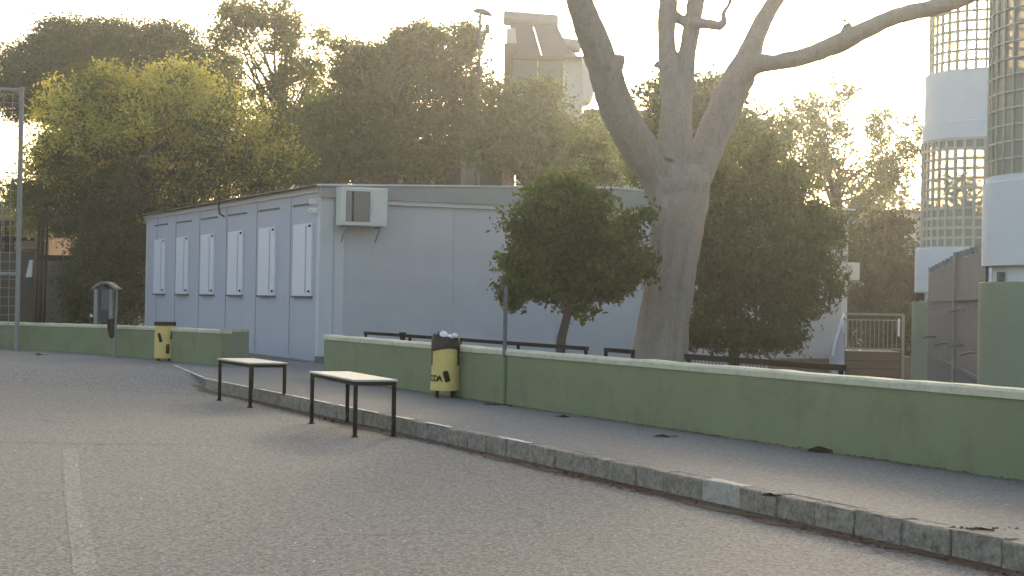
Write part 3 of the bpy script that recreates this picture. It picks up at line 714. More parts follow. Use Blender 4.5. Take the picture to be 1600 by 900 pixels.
wbox('dark_wall', -150, 390, 52, 520, 50, .3, M['dwall'], 'dark brown retaining wall at the far left under the pink house', 'wall', zlow=.1)
wbox('concrete_wall', 62, 400, 128, 520, 53, .25, M['conc'], 'rough grey concrete wall between thin steel posts and the dark bushes', 'wall', zlow=.1)
for i, (px, wd, pyt, lab) in enumerate(((56, .09, 334, 'dark steel post nearest the mesh fence, in front of the pink house'), (62, .11, 334, 'thick dark steel post in the middle of the far left trio'), (68.5, .07, 340, 'thinnest steel post of the far left trio, beside the concrete wall'))):
    p = A(px, 500, 46-i*.2); b = MB(); zt_ = zat(px, pyt, 46-i*.2); b.tube([(p.x, p.y, .14), (p.x+.05, p.y, zt_)], wd/2, 8); tag(b.build('steel_post', M['darkm'] if i != 1 else M['darkm'], None, True), lab, 'post')
b = MB(); Y = 49.9; pl = [A(40, 433, Y), A(49, 433, Y), A(51, 406, Y), A(46, 406, Y)]
p2 = [p+Vector((0, .09, 0)) for p in pl]; b.face(pl); b.face(p2[::-1])
for i in range(4): b.face([pl[i], pl[(i+1) % 4], p2[(i+1) % 4], p2[i]])
tag(b.build('sheet_panel', M['palew']), 'small pale slanted sheet fixed on the dark brown retaining wall by the posts', 'panel')
wbox('steel_beam', 50, 398, 140, 408, 52, .3, M['darkm'], 'dark horizontal beam above the rough grey concrete wall', 'beam')

# ------------------------------------------------------------------ towers with glass blocks (right)
def block_shell(R, c_, z0, z1, a0, a1, bw, bh, matg, parent, mw=.055, bulge=.0):
    n = max(3, int(round((a1-a0)*R/bw))); rows = max(1, int(round((z1-z0)/bh)))
    g = MB(); 
    for i in range(n):
        for j in range(rows):
            t0 = a0+(a1-a0)*(i+.06)/n; t1 = a0+(a1-a0)*(i+.94)/n; u0_ = z0+(z1-z0)*(j+.06)/rows; u1_ = z0+(z1-z0)*(j+.94)/rows
            g.face([(c_[0]+R*math.cos(t0), c_[1]+R*math.sin(t0), u0_), (c_[0]+R*math.cos(t1), c_[1]+R*math.sin(t1), u0_), (c_[0]+R*math.cos(t1), c_[1]+R*math.sin(t1), u1_), (c_[0]+R*math.cos(t0), c_[1]+R*math.sin(t0), u1_)])
    g.build('glass_blocks', matg, parent, world=True)
    m_ = MB()
    for i in range(n+1):
        t = a0+(a1-a0)*i/n; x, y = c_[0]+R*math.cos(t), c_[1]+R*math.sin(t)
        q = Matrix.Rotation(t, 4, 'Z'); q.translation = (x, y, 0); m_.box(-.03, .022, -mw/2, mw/2, z0, z1, q)
    for j in range(rows+1):
        z_ = z0+(z1-z0)*j/rows
        m_.lathe([(R-.03, z_-mw/2), (R+.019, z_-mw/2), (R+.019, z_+mw/2), (R-.03, z_+mw/2)], n, c_, a0, a1)
    m_.build('mortar_grid', M['mortar'], parent, world=True)
# tower far
Y1 = 34.7; R = 1.36; cx = A(1443, 300, Y1).x + R - .0; c1 = (cx, Y1)
zg1 = gz(cx, Y1)
t1 = thing('glass_block_tower', (cx, Y1, zg1), 'farther round tower of pale glass blocks with white bands, above the steel gate', 'tower')
z_a, z_b, z_c, z_d = zat(1500, 386, Y1-1.2), zat(1500, 215, Y1-1.2), zat(1500, 186, Y1-1.2), zat(1500, 106, Y1-1.2)
a0, a1 = math.radians(165), math.radians(345)
block_shell(R, c1, z_a, z_b, a0, a1, .2, .2, M['gb_grey'], t1)
block_shell(R-.13, c1, z_d, z_d+3.6, a0, a1, .2, .205, M['gb_clear'], t1)
b = MB(); b.lathe([(R-.2, z_b), (R+.01, z_b), (R+.01, z_c-.01), (R-.02, z_c), (R-.2, z_c)], 40, c1); b.build('lower_band', M['towerw'], t1, True, True)
b = MB(); b.lathe([(R-.2, z_c+.001), (R-.03, z_c+.001), (R-.03, z_d), (R-.2, z_d)], 40, c1); b.build('upper_band', M['towerw'], t1, True, True)
zm = zat(1450, 456, Y1-1.2)
b = MB(); b.lathe([(R-.3, zm), (R+.12, zm), (R+.12, z_a-.01), (R+.11, z_a), (R-.3, z_a)], 40, c1); b.build('white_base', M['towerw'], t1, True, True)
b = MB(); b.lathe([(R-.1, zg1-.1), (R+.17, zg1-.1), (R+.17, zm-.20), (R-.1, zm-.18)], 40, c1); b.build('green_base', M['green2'], t1, world=True)
b = MB(); b.lathe([(R-.3, zm-.21), (R+.03, zm-.21), (R+.03, zm-.001), (R-.3, zm-.001)], 40, c1); b.build('neck', M['towerw'], t1, True, True)
b = MB(); b.box(cx-R-.2, cx-R+.0, Y1-.25, Y1+.1, zm-.17, zm-.03, bev=.01); b.build('dark_bracket', M['black'], t1, world=True)
b = MB(); b.box(cx+.2, cx+R-.3, Y1-.3, Y1+.9, z_a, z_b); b.build('stair_core', M['conc'], t1, world=True)
# tower near
Y2 = 20.4; R = 1.5; cx2 = A(1553, 200, Y2).x + R; c2 = (cx2, Y2); zg2 = gz(cx2, Y2)
t2 = thing('glass_block_tower', (cx2, Y2, zg2), 'nearer glass block tower cut by the right edge, grey blocks above white drum', 'tower')
z_e = zat(1570, 262, Y2-1.4); z_f = zat(1560, 411, Y2-1.4); z_g = zat(1560, 438, Y2-1.4)
block_shell(R, c2, z_e, z_e+2.6, math.radians(140), math.radians(290), .2, .2, M['gb_dark'], t2, .022)
b = MB(); b.lathe([(.2, z_e+.0), (.9, z_e+.01), (.9, z_e+2.6)], 30, c2); b.build('stair_core', M['conc'], t2, world=True)
b = MB(); b.lathe([(R-.2, z_f), (R+.07, z_f), (R+.07, z_e-.08), (R+.035, z_e-.07), (R+.035, z_e), (R-.2, z_e)], 60, c2); b.build('white_drum', M['towerw'], t2, True, True)
b = MB(); b.lathe([(R-.3, z_g-.1), (R-.06, z_g-.1), (R-.06, z_f+.02), (R-.3, z_f+.02)], 60, c2); b.build('drum_neck', M['towerw'], t2, True, True)
xg = A(1538, 500, Y2-1.5).x
b = MB(); b.lathe([(R+.10, zg2-.3), (R+.10, z_g-.01), (R+.09, z_g), (.3, z_g)], 60, c2); b.build('green_base', M['green2'], t2, True, True)
b = MB(); b.box(cx2-1.50, cx2-1.43, Y2-.3, Y2-.2, z_g+.002, z_g+.12, bev=.01); b.build('wall_box', M['greyp'], t2, world=True)

# steel gate between the towers
ga = A(1450, 590, 32.6); gb = A(1540, 590, 20.8); ga.z = gb.z = 0
gt = thing('steel_gate', ((ga.x+gb.x)/2, (ga.y+gb.y)/2, gz(6.5, 25)), 'tall grey steel double gate between the two glass block towers', 'gate')
mid = Vector((A(1495, 500, 26.0).x, 26.0, 0))
for (p, r, h0, h1) in ((ga, mid, 2.16, 2.24), (mid, gb, 2.26, 2.22)):
    d = r-p; L = d.length; q = Matrix.Rotation(math.atan2(d.y, d.x), 4, 'Z'); q.translation = (p.x, p.y, 0)
    n = int(L/.42); b = MB()
    for i in range(n):
        za = h0+(h1-h0)*(i+.5)/n; g0 = gz(p.x, p.y)+.06
        b.box(L*i/n+.008, L*(i+1)/n-.008, -.02, .02, g0, za+random.uniform(-.02, .02), q)
        if i % 2 == 0: b.box(L*i/n+.1, L*i/n+.2, -.03, .03, za, za+.1, q)
    lf = b.build('gate_leaf', M['gate'], gt, world=True)
    b = MB(); 
    for z_ in (.55, 1.6): b.box(.05, L-.05, -.04, -.024, z_, z_+.05, q); b.box(.05, L-.05, .024, .04, z_, z_+.05, q)
    o = b.build('cross_rail', M['gate'], gt, world=True)
    for (u, z_) in ((.34, .95), (.34, 1.45), (.80, .9)):
        b = MB(); p_ = q @ Vector((L*u, 0, z_)); b.tube([p_+Vector((.05, 0, 0)), p_+Vector((-.12, -.02, .01)), p_+Vector((-.26, -.05, -.02))], .018, 8); b.build('pull_bar', M['galv'], gt, True, True)
b = MB(); b.box(mid.x-.06, mid.x+.06, mid.y-.06, mid.y+.06, gz(mid.x, mid.y)-.05, 2.36, bev=.01); b.build('gate_post', M['galv'], gt, world=True)
b = MB(); b.box(mid.x+.02, mid.x+.09, mid.y-.5, mid.y-.42, 1.3, 2.2, bev=.01); b.build('lock_bar', M['trim'], gt, world=True)

# ------------------------------------------------------------------ trees
def polys(nm, V, Fq, tone, tip):
    me = bpy.data.meshes.new(nm); nv = len(V); nf = len(Fq)
    me.vertices.add(nv); me.vertices.foreach_set('co', V.astype(np.float32).ravel())
    me.loops.add(nf*4); me.loops.foreach_set('vertex_index', Fq.astype(np.int32).ravel())
    me.polygons.add(nf); me.polygons.foreach_set('loop_start', np.arange(0, nf*4, 4, dtype=np.int32))
    me.update(calc_edges=True)
    a = me.attributes.new('tone', 'FLOAT', 'FACE'); a.data.foreach_set('value', tone.astype(np.float32))
    a = me.attributes.new('tip', 'FLOAT', 'FACE'); a.data.foreach_set('value', tip.astype(np.float32))
    me.update(); return me
def leaves(lobes, per_m3, leaf, clump, surf=.6, droop=.3, tipamt=0.0, seed=1, wid=.45, tipz=None):
    """lobes: (center Vector, (rx,ry,rz)); returns V, F, tone, tip, clump centres"""
    rg = np.random.default_rng(seed); V = []; T = []; TP = []; CC = []
    zmin = min(c.z-r[2] for c, r in lobes); zmax = max(c.z+r[2] for c, r in lobes)
    for c, r in lobes:
        vol = 4.19*r[0]*r[1]*r[2]; nc = max(6, int(vol*per_m3[0])); k = per_m3[1]
        d = rg.normal(size=(nc, 3)); d /= np.linalg.norm(d, axis=1)[:, None]
        rad = rg.random(nc)**(1/3*(1-surf)+.12)
        rad *= 1+.10*rg.normal(size=nc)
        cc = d*rad[:, None]*np.array(r)+np.array(c)
        CC.append(cc)
        cn = np.clip(rg.normal(rg.uniform(.25, .75), .2, nc), 0, 1)
        ctip = (rg.random(nc) < (rg.uniform(.25, 1.6)*tipamt*np.clip(rad*1.3-.35, 0, 1)*np.clip((cc[:, 2]-zmin)/(zmax-zmin)*1.7-.35, .08, 1))).astype(float) if tipamt else np.zeros(nc)
        csz = clump*rg.uniform(.6, 1.4, nc)
        p = np.repeat(cc, k, 0)+rg.normal(size=(nc*k, 3))*np.repeat(csz, k)[:, None]*np.array([1, 1, .75])
        T.append(np.clip(np.repeat(cn, k)+rg.normal(0, .18, nc*k), 0, 1)); TP.append(np.repeat(ctip, k)*np.clip(rg.normal(.7, .3, nc*k), 0, 1)); V.append(p)
    P = np.concatenate(V); T = np.concatenate(T); TP = np.concatenate(TP); n = len(P)
    ax_ = rg.normal(size=(n, 3)); ax_[:, 2] -= droop; ax_ /= np.linalg.norm(ax_, axis=1)[:, None]
    b_ = np.cross(ax_, rg.normal(size=(n, 3))); b_ /= np.linalg.norm(b_, axis=1)[:, None]
    nn = np.cross(ax_, b_)
    L = (leaf*rg.uniform(.6, 1.3, n))[:, None]; W_ = L*wid
    q = np.stack([P-ax_*L/2, P+b_*W_/2+nn*L*.08, P+ax_*L/2-nn*L*.05, P-b_*W_/2+nn*L*.08], 1).reshape(-1, 3)
    Fq = np.arange(n*4).reshape(-1, 4)
    return q, Fq, T, TP, np.concatenate(CC)
def tree(name, label, lobes_px, trunk_px, lmat, per, leaf, clump, bark='bark2', trad=.12, seed=1, surf=.6, tipamt=0., group=None, wid=.45, nbr=14, cat='tree', droop=.3, nsub=7):
    lobes = []
    for (px, py, rx, ry, Y, rd) in lobes_px:
        c = A(px, py, Y); lobes.append((c, (rx*Y/F, rd, ry*Y/F)))
    rs = np.random.default_rng(seed+500); full = []
    for (c, r_) in lobes:
        full.append((c, tuple(v*.76 for v in r_)))
        for k in range(nsub):
            d = rs.normal(size=3); d[2] = d[2]*.8+.25; d /= np.linalg.norm(d)
            f = rs.uniform(.24, .48); f3 = f*(r_[0]*r_[1]*r_[2])**(1/3)
            full.append((Vector((c.x+d[0]*r_[0]*.74, c.y+d[1]*r_[1]*.74, c.z+d[2]*r_[2]*.74)), (f3*1.15, f3*1.1, f3*.9)))
    lobes = full
    bx_ = trunk_px[0]; g_ = gz(bx_.x, bx_.y); t = thing(name, (bx_.x, bx_.y, g_), label, cat, 0, group)
    V, Fq, T, TP, CC = leaves(lobes, per, leaf, clump, surf, droop, tipamt, seed, wid)
    V = V-np.array([bx_.x, bx_.y, g_])
    me = polys('crown', V, Fq, T, TP); link('crown', me, lmat, t)
    b = MB(); rg = random.Random(seed)
    tp = [p.copy() for p in trunk_px]; tp[0].z = g_-.1; n = len(tp)
    b.tube(tp, [trad*(1.25-.6*i/(n-1)) for i in range(n)], 10, jit=.05)
    top_ = tp[-1]; 
    for i in range(nbr):
        e = Vector(CC[rg.randrange(len(CC))]); s_ = tp[-2].lerp(top_, rg.uniform(.2, 1)) if n > 1 else top_
        mid_ = s_.lerp(e, .5)+Vector((rg.uniform(-.2, .2), rg.uniform(-.2, .2), rg.uniform(0, .35)))*trad*3
        b.tube([s_, mid_, e], [trad*.5, trad*.28, trad*.08], 6)
    b.build('trunk', M[bark], t, True, True)
    return t
def V3(px, py, Y): return A(px, py, Y)

# big pollarded tree in front of the prefab
YT = 24.5; rootp = A(1025, 590, YT); g_ = gz(rootp.x, YT)
bt_ = thing('pollarded_tree', (rootp.x, YT, g_), 'large bare pollarded tree with thick pale trunk forking into five limbs', 'tree')
b = MB()
def limb(pts, n=18):
    """pts: (px,py,width px,dY)"""
    P = [A(x, y, YT+d) for x, y, w_, d in pts]; Rr = [w_*.5*(YT+d)/F for x, y, w_, d in pts]
    # catmull-rom refine
    Q, RR = [], []
    for i in range(len(P)-1):
        p0, p1, p2, p3 = P[max(i-1, 0)], P[i], P[i+1], P[min(i+2, len(P)-1)]
        for k in range(5):
            t = k/5; Q.append(.5*((2*p1)+(p2-p0)*t+(2*p0-5*p1+4*p2-p3)*t*t+(3*p1-p0-3*p2+p3)*t**3)); RR.append(Rr[i]*(1-t)+Rr[i+1]*t)
    Q.append(P[-1]); RR.append(Rr[-1]); b.tube(Q, RR, n, jit=.035)
limb([(1020, 640, 108, 0), (1026, 590, 98, 0), (1030, 560, 90, 0), (1038, 500, 80, 0), (1048, 430, 77, 0), (1056, 370, 82, 0), (1061, 320, 92, 0), (1062, 285, 96, 0), (1062, 260, 74, 0)])
limb([(1048, 330, 60, 0), (1028, 275, 58, -.1), (995, 225, 58, -.3), (965, 170, 56, -.5), (945, 110, 52, -.7), (925, 55, 48, -.9), (905, 0, 42, -1.1), (893, -50, 40, -1.3), (880, -140, 36, -1.5)])
limb([(955, 120, 30, -.6), (963, 100, 26, -.7), (966, 86, 20, -.75)])
limb([(930, 60, 20, -.9), (905, 35, 14, -1), (898, 27, 8, -1)])
limb([(1062, 330, 60, -.1), (1060, 250, 52, -.1), (1056, 180, 46, -.1), (1047, 110, 34, 0), (1041, 60, 27, .1), (1044, 0, 30, .2), (1046, -60, 30, .3), (1040, -140, 26, .4)])
limb([(1030, 105, 16, 0), (1028, 96, 10, 0)])
limb([(1060, 190, 44, .05), (1070, 110, 30, .1), (1078, 60, 27, .15), (1086, 10, 28, .2), (1094, -60, 28, .3), (1100, -130, 24, .3)])
limb([(1048, 22, 20, .2), (1062, 30, 16, .2), (1076, 34, 20, .15)])
limb([(1080, 35, 24, .1), (1104, 37, 15, 0), (1122, 40, 15, -.1), (1131, 36, 12, -.1), (1131, 20, 8, -.1), (1140, 5, 7, -.1), (1143, -20, 5, -.1)])
limb([(1120, 40, 16, -.1), (1130, 43, 12, -.1)])
limb([(1068, 340, 62, .1), (1084, 285, 54, .2), (1110, 220, 52, .4), (1136, 160, 52, .5), (1155, 120, 50, .6), (1168, 92, 40, .7), (1182, 55, 30, .8), (1200, 18, 26, .9), (1222, -15, 24, 1), (1250, -60, 20, 1.1)])
limb([(1140, 140, 42, .5), (1175, 104, 32, .4), (1215, 97, 26, .2), (1260, 87, 28, 0), (1310, 68, 31, -.2), (1350, 48, 28, -.4), (1400, 26, 26, -.6), (1450, 14, 26, -.8), (1500, 0, 24, -1), (1570, -30, 20, -1.2)])
limb([(1318, 66, 24, -.2), (1324, 45, 16, -.25), (1322, 38, 12, -.25)])
limb([(1040, 250, 30, -.25), (1044, 190, 26, -.2), (1046, 120, 20, -.1)])
limb([(1056, 570, 22, -.3), (1066, 470, 20, -.3), (1076, 400, 20, -.3), (1086, 320, 26, -.25), (1096, 260, 22, -.1)])
limb([(1000, 570, 24, -.3), (1014, 490, 18, -.3), (1030, 400, 16, -.34), (1038, 330, 22, -.3), (1030, 280, 22, -.2)])
me = b.mesh('trunk_raw'); ro = bpy.data.objects.new('tmp', me); COL.objects.link(ro)
md = ro.modifiers.new('r', 'REMESH'); md.mode = 'VOXEL'; md.voxel_size = .018; md.use_smooth_shade = True
tx = bpy.data.textures.new('barktex', 'CLOUDS'); tx.noise_scale = .22; tx.noise_depth = 4
md = ro.modifiers.new('s', 'SMOOTH'); md.iterations = 3
md = ro.modifiers.new('d', 'DISPLACE'); md.texture = tx; md.strength = .035; md.mid_level = .5
bpy.context.view_layer.update(); dg = bpy.context.evaluated_depsgraph_get()
me2 = bpy.data.meshes.new_from_object(ro.evaluated_get(dg)); bpy.data.objects.remove(ro)
me2.transform(Matrix.Translation((-rootp.x, -YT, -g_))); me2.materials.clear()
link('trunk', me2, M['bark'], bt_, True)
# small tuft of shoots on the right limb
Vv, Fq, T_, TP_, _ = leaves([(A(1322, 33, YT-.25), (.13, .1, .09))], (900, 14), .06, .06, .5, .3, 0, 5)
Vv = Vv-np.array([rootp.x, YT, g_]); link('shoot_tuft', polys('shoot_tuft', Vv, Fq, T_, TP_), L_mid, bt_)

tree('round_tree', 'small round dark green tree on a thin slanting trunk, left of the big trunk',
     [(880, 385, 92, 100, 23.2, .85), (835, 400, 62, 72, 23.0, .6), (940, 410, 72, 90, 23.4, .7), (880, 320, 72, 48, 23.4, .6), (905, 455, 80, 42, 23.2, .6), (985, 400, 40, 90, 23.6, .5), (818, 450, 36, 32, 22.9, .4)],
     [V3(872, 560, 23.2), V3(877, 530, 23.2), V3(887, 490, 23.2), V3(900, 430, 23.3)], L_orange, (150, 26), .10, .07, trad=.065, seed=11, surf=.7, nsub=10)
tree('spreading_tree', 'dense dark green tree with drooping leaves right of the big trunk',
     [(1190, 380, 118, 130, 27, 1.2), (1120, 420, 62, 115, 27, 1.0), (1240, 410, 70, 80, 26.8, .9), (1205, 490, 60, 50, 26.6, .7), (1120, 505, 58, 36, 26.8, .7), (1275, 370, 46, 62, 27, .7), (1180, 290, 90, 70, 27.2, .9), (1215, 535, 30, 18, 26.5, .35), (1270, 450, 44, 60, 26.7, .6), (1160, 530, 60, 22, 26.6, .5), (1095, 530, 30, 22, 26.6, .4), (1100, 300, 48, 80, 27.2, .8)],
     [V3(1148, 600, 27), V3(1147, 560, 27), V3(1148, 520, 27), V3(1160, 440, 27)], L_bush, (110, 24), .105, .09, trad=.09, seed=12, surf=.65, droop=.9, wid=.36)
tree('tall_green_tree', 'olive green bushy tree rising behind the dense tree and big trunk',
     [(1180, 240, 78, 66, 42, 1.5), (1110, 200, 72, 72, 42, 1.6), (1060, 190, 75, 70, 42, 1.4), (1210, 290, 60, 50, 42, 1.3), (1020, 230, 50, 80, 42.5, 1.2), (1110, 150, 46, 36, 42, 1), (1100, 290, 100, 50, 43, 1.5)],
     [V3(1120, 585, 43), V3(1120, 400, 43), V3(1115, 260, 42.5)], L_mid, (26, 36), .145, .16, trad=.2, seed=13, surf=.6)
# yellowish tree left
tree('yellow_green_tree', 'broad yellow green tree with golden tips behind the short green wall',
     [(230, 200, 140, 85, 52, 3.4), (120, 215, 75, 85, 51, 2.6), (350, 215, 88, 80, 52.5, 2.6), (180, 145, 60, 48, 51.5, 2), (270, 165, 90, 40, 52, 2.4), (420, 245, 52, 50, 53, 2), (230, 280, 130, 45, 54, 2), (300, 290, 100, 48, 52, 2), (380, 285, 66, 36, 54.5, 1.6), (240, 330, 60, 50, 52.5, 1.4), (90, 260, 50, 70, 51, 2), (370, 262, 80, 38, 55, 1.5), (160, 300, 90, 60, 51.5, 2), (60, 320, 40, 60, 51, 1.5)],
     [V3(165, 565, 51), V3(168, 480, 51), V3(175, 380, 51.3), V3(200, 260, 51.5)], L_yel, (11, 52), .13, .21, trad=.28, seed=14, surf=.75, tipamt=1.1, nsub=10)
tree('dark_bush', 'dark evergreen bush filling the gap left of the prefab side wall',
     [(165, 420, 62, 90, 50, 1.6), (205, 400, 40, 120, 50.5, 1.4), (128, 440, 36, 66, 49.6, 1.2), (190, 475, 60, 50, 49.8, 1.2), (150, 350, 60, 50, 50.5, 1.4), (130, 490, 36, 30, 49.8, 1)],
     [V3(175, 545, 50), V3(175, 500, 50), V3(180, 430, 50)], L_dark, (22, 40), .13, .18, trad=.14, seed=15, surf=.6, cat='bush')
# far trees
tree('dark_tree', 'large dark grey green tree at the top left beyond the yellow green tree',
     [(180, 95, 100, 70, 72, 4), (80, 110, 82, 80, 71, 3.5), (270, 115, 84, 70, 72, 3.5), (140, 60, 84, 38, 72, 3), (40, 140, 46, 75, 71, 2.6), (270, 62, 50, 38, 72, 2.4), (330, 150, 50, 60, 72, 2.4)],
     [V3(160, 530, 72), V3(160, 300, 72), V3(165, 150, 72)], L_dark, (7.5, 56), .17, .28, trad=.4, seed=16, surf=.5)
tree('airy_tree', 'tall airy tree with sky showing through, above the yellow green tree',
     [(395, 60, 62, 62, 64, 2), (465, 110, 60, 80, 64, 2), (370, 30, 36, 40, 63, 1.6), (440, 40, 34, 44, 64, 1.5), (500, 80, 36, 50, 64, 1.5), (430, 160, 78, 60, 64, 2), (490, 190, 46, 70, 64, 1.8), (400, 20, 60, 34, 64, 1.6), (350, 90, 30, 50, 64, 1.2)],
     [V3(440, 525, 64), V3(440, 300, 64), V3(430, 120, 64)], L_airy, (3.4, 50), .16, .21, trad=.15, seed=17, surf=.5, nbr=40, nsub=4)
tree('grey_green_tree', 'leafy grey green tree directly behind the prefab roof corner',
     [(540, 200, 66, 90, 60, 2.4), (560, 130, 46, 60, 60, 2), (515, 250, 50, 50, 59, 1.8), (600, 180, 50, 90, 60, 2), (580, 255, 60, 44, 60, 2), (545, 95, 34, 30, 60, 1.4), (590, 100, 30, 40, 60, 1.4)],
     [V3(560, 520, 60), V3(560, 350, 60), V3(555, 200, 60)], L_mid, (10, 48), .16, .21, trad=.22, seed=18, surf=.5, nsub=10)
tree('grey_green_tree', 'low dark grey green tree glimpsed between the yellow green tree and the prefab roof',
     [(480, 230, 50, 70, 68, 2), (440, 200, 50, 50, 68, 2), (520, 260, 60, 44, 68, 2), (400, 250, 60, 50, 68, 2), (460, 290, 90, 40, 68, 2), (500, 170, 34, 60, 68, 1.6)],
     [V3(470, 530, 68), V3(470, 380, 68), V3(472, 240, 68)], L_mid, (8, 44), .17, .22, trad=.2, seed=28, surf=.5)
tree('grey_green_tree', 'tall grey green tree just left of the street lamp',
     [(660, 150, 76, 76, 59, 2.6), (700, 110, 48, 60, 59, 2), (640, 85, 46, 44, 59, 1.8), (725, 70, 24, 36, 59, 1.2), (690, 215, 72, 50, 59, 2.2), (610, 215, 40, 40, 59, 1.6), (735, 160, 30, 60, 59, 1.4), (740, 225, 34, 44, 59, 1.4), (640, 255, 60, 36, 59, 1.6), (665, 60, 34, 30, 59, 1.3)],
     [V3(607, 520, 59), V3(606, 330, 59), V3(610, 200, 59)], L_mid, (9, 48), .16, .22, trad=.24, seed=19, surf=.5, nsub=10)
tree('grey_green_tree', 'dense grey green tree in front of the roof with solar water heaters',
     [(810, 215, 62, 74, 52, 2.2), (860, 195, 50, 62, 52, 2), (780, 170, 36, 50, 52, 1.6), (880, 230, 56, 50, 52, 1.8), (830, 250, 60, 34, 52, 1.8), (770, 225, 30, 50, 52, 1.2), (850, 160, 40, 30, 52.5, 1.2)],
     [V3(830, 520, 52), V3(830, 350, 52), V3(830, 200, 52)], L_mid, (9, 44), .15, .21, trad=.22, seed=20, surf=.5)
tree('thin_tree', 'sparse leafy tree showing pale wall through it, left of the big limb',
     [(935, 225, 40, 60, 48, 1.2), (965, 265, 40, 36, 48, 1.2), (905, 255, 30, 40, 48, 1)],
     [V3(935, 520, 48), V3(935, 380, 48), V3(938, 250, 48)], L_airy, (9, 34), .12, .13, trad=.1, seed=21, surf=.5, nbr=24)
tree('airy_tree', 'airy sunlit tree with many sky gaps left of the glass towers',
     [(1290, 220, 62, 80, 56, 2), (1300, 155, 50, 34, 56, 1.6), (1245, 175, 50, 44, 56, 1.6), (1370, 240, 44, 60, 56, 1.8), (1400, 270, 40, 60, 56, 1.6), (1340, 300, 60, 44, 56, 1.6), (1250, 260, 50, 60, 56, 1.8), (1385, 200, 30, 36, 56, 1.2), (1425, 215, 22, 50, 56, 1)],
     [V3(1320, 560, 56), V3(1316, 400, 56), V3(1310, 250, 56)], L_airy, (7.5, 46), .14, .20, trad=.10, seed=22, surf=.5, nbr=44, nsub=3)
tree('dark_hedge', 'tall dark hedge between the prefab end and the glass block tower',
     [(1380, 440, 56, 70, 45, 1), (1350, 400, 44, 44, 45, 1), (1410, 420, 40, 60, 45, 1), (1380, 530, 60, 50, 45, 1), (1340, 500, 40, 60, 45, 1), (1420, 510, 40, 60, 45, 1), (1385, 360, 44, 30, 45.3, .8)],
     [V3(1380, 585, 45), V3(1380, 540, 45), V3(1380, 460, 45)], L_hedge, (26, 28), .17, .18, trad=.12, seed=23, surf=.3, cat='hedge')

# far wood closing the view below the crowns
fl = []
for i in range(34):
    x = -44+i*2.6+random.uniform(-.8, .8); h_ = random.uniform(2.6, 4.2); fl.append((Vector((x, 88+random.uniform(-2, 2), h_)), (2.4, 2.2, h_)))
V_, F_, T_, TP_, _c = leaves(fl, (2.2, 24), .42, .4, .4, .2, 0, 77)
tag(link('far_wood', polys('far_wood', V_, F_, T_, TP_), L_dark), kind='stuff')

# ------------------------------------------------------------------ street lamp behind the prefab
Yl = 55; p = A(741, 560, Yl); zt = zat(748, 26, Yl)
t = thing('street_lamp', (p.x, Yl, gz(p.x, Yl)), 'slender street lamp with tilted head rising behind the prefab roof', 'street lamp')
b = MB(); b.tube([(0, 0, 0), (0, 0, 4.0)], [.11, .085], 12); b.tube([(0, 0, 4.0), (0, 0, zt-.1)], [.07, .05], 12); b.build('pole', M['greyp'], t, True)
b = MB(); q = Matrix.Rotation(math.radians(14), 4, 'Y'); q.translation = (.08, 0, zt-.05)
for v_ in [0]:
    b.lathe([(.02, .16), (.20, .12), (.34, .03), (.36, 0), (.30, -.03), (.04, -.06)], 20)
me = b.mesh('h'); me.transform(Matrix.Diagonal((1, .6, 1, 1))); me.transform(q); link('lamp_head', me, M['greyp'], t, True)
b = MB(); b.bar((0, 0, zt-.55), (.26, 0, zt-.55), .04); b.box(.18, .32, -.08, .08, zt-.72, zt-.42, bev=.01); b.build('small_floodlight', M['greyp'], t)

# ------------------------------------------------------------------ house with solar water heaters
Yh = 60
def xat(px, Y=Yh): return A(px, 300, Y).x
xa, xb = xat(806), xat(908); zr = zat(850, 88, Yh)
hh = thing('apartment_house', ((xa+xb)/2, Yh, 0), 'pale rendered house carrying solar water heaters, mostly hidden behind trees', 'house')
b = MB(); b.box(xa, xb, Yh, Yh+8, -.2, zr-.15); b.build('wall', M['palew'], hh, world=True)
b = MB(); b.box(xa-.25, xb+.3, Yh-.3, Yh+8.3, zr-.15, zr, bev=.02); b.build('roof', M['conc'], hh, world=True)
b = MB(); b.box(xat(784), xat(804), Yh+.2, Yh+1.6, -.2, zat(790, 66, Yh)); b.build('stair_shaft', M['pink'], hh, world=True)
b = MB(); b.prism([(xat(905), zat(900, 92, Yh)), (xat(924), zat(900, 118, Yh)), (xat(924), zat(900, 152, Yh)), (xat(908), zat(900, 160, Yh))], Yh-.4, Yh+2, Matrix(((1, 0, 0, 0), (0, 0, 1, 0), (0, 1, 0, 0), (0, 0, 0, 1)))); b.build('awning', M['palew'], hh, world=True)
for px, py in ((820, 120), (860, 120), (820, 190), (862, 190), (825, 255), (870, 255)):
    b = MB(); c_ = A(px, py, Yh-.03); b.box(c_.x-.45, c_.x+.45, Yh-.03, Yh+.05, c_.z-.6, c_.z+.6, bev=.01); o = b.build('window', M['glassd'], hh, world=True)
xc, xd = xat(560, 63), xat(800, 63)
lo = thing('low_house', ((xc+xd)/2, 64, 0), 'low pale house glimpsed through trees just above the prefab roof', 'house')
b = MB(); b.box(xc, xd, 64, 70, -.2, zat(700, 232, 64)); b.box(xat(735, 63), xat(800, 63), 63.4, 64, -.2, zat(740, 205, 64)); b.build('wall', M['palew'], lo, world=True)
b = MB(); b.box(xc-.2, xd+.2, 63.9, 70.2, zat(700, 232, 64)+.001, zat(700, 228, 64)); b.build('roof', M['pink'], lo, world=True)
for px in (600, 650, 700, 770):
    b = MB(); c_ = A(px, 270, 64 if px < 735 else 63.4); yy = c_.y; b.box(c_.x-.5, c_.x+.5, yy-.03, yy+.05, c_.z-.5, c_.z+.5); b.build('window', M['glassd'], lo, world=True)
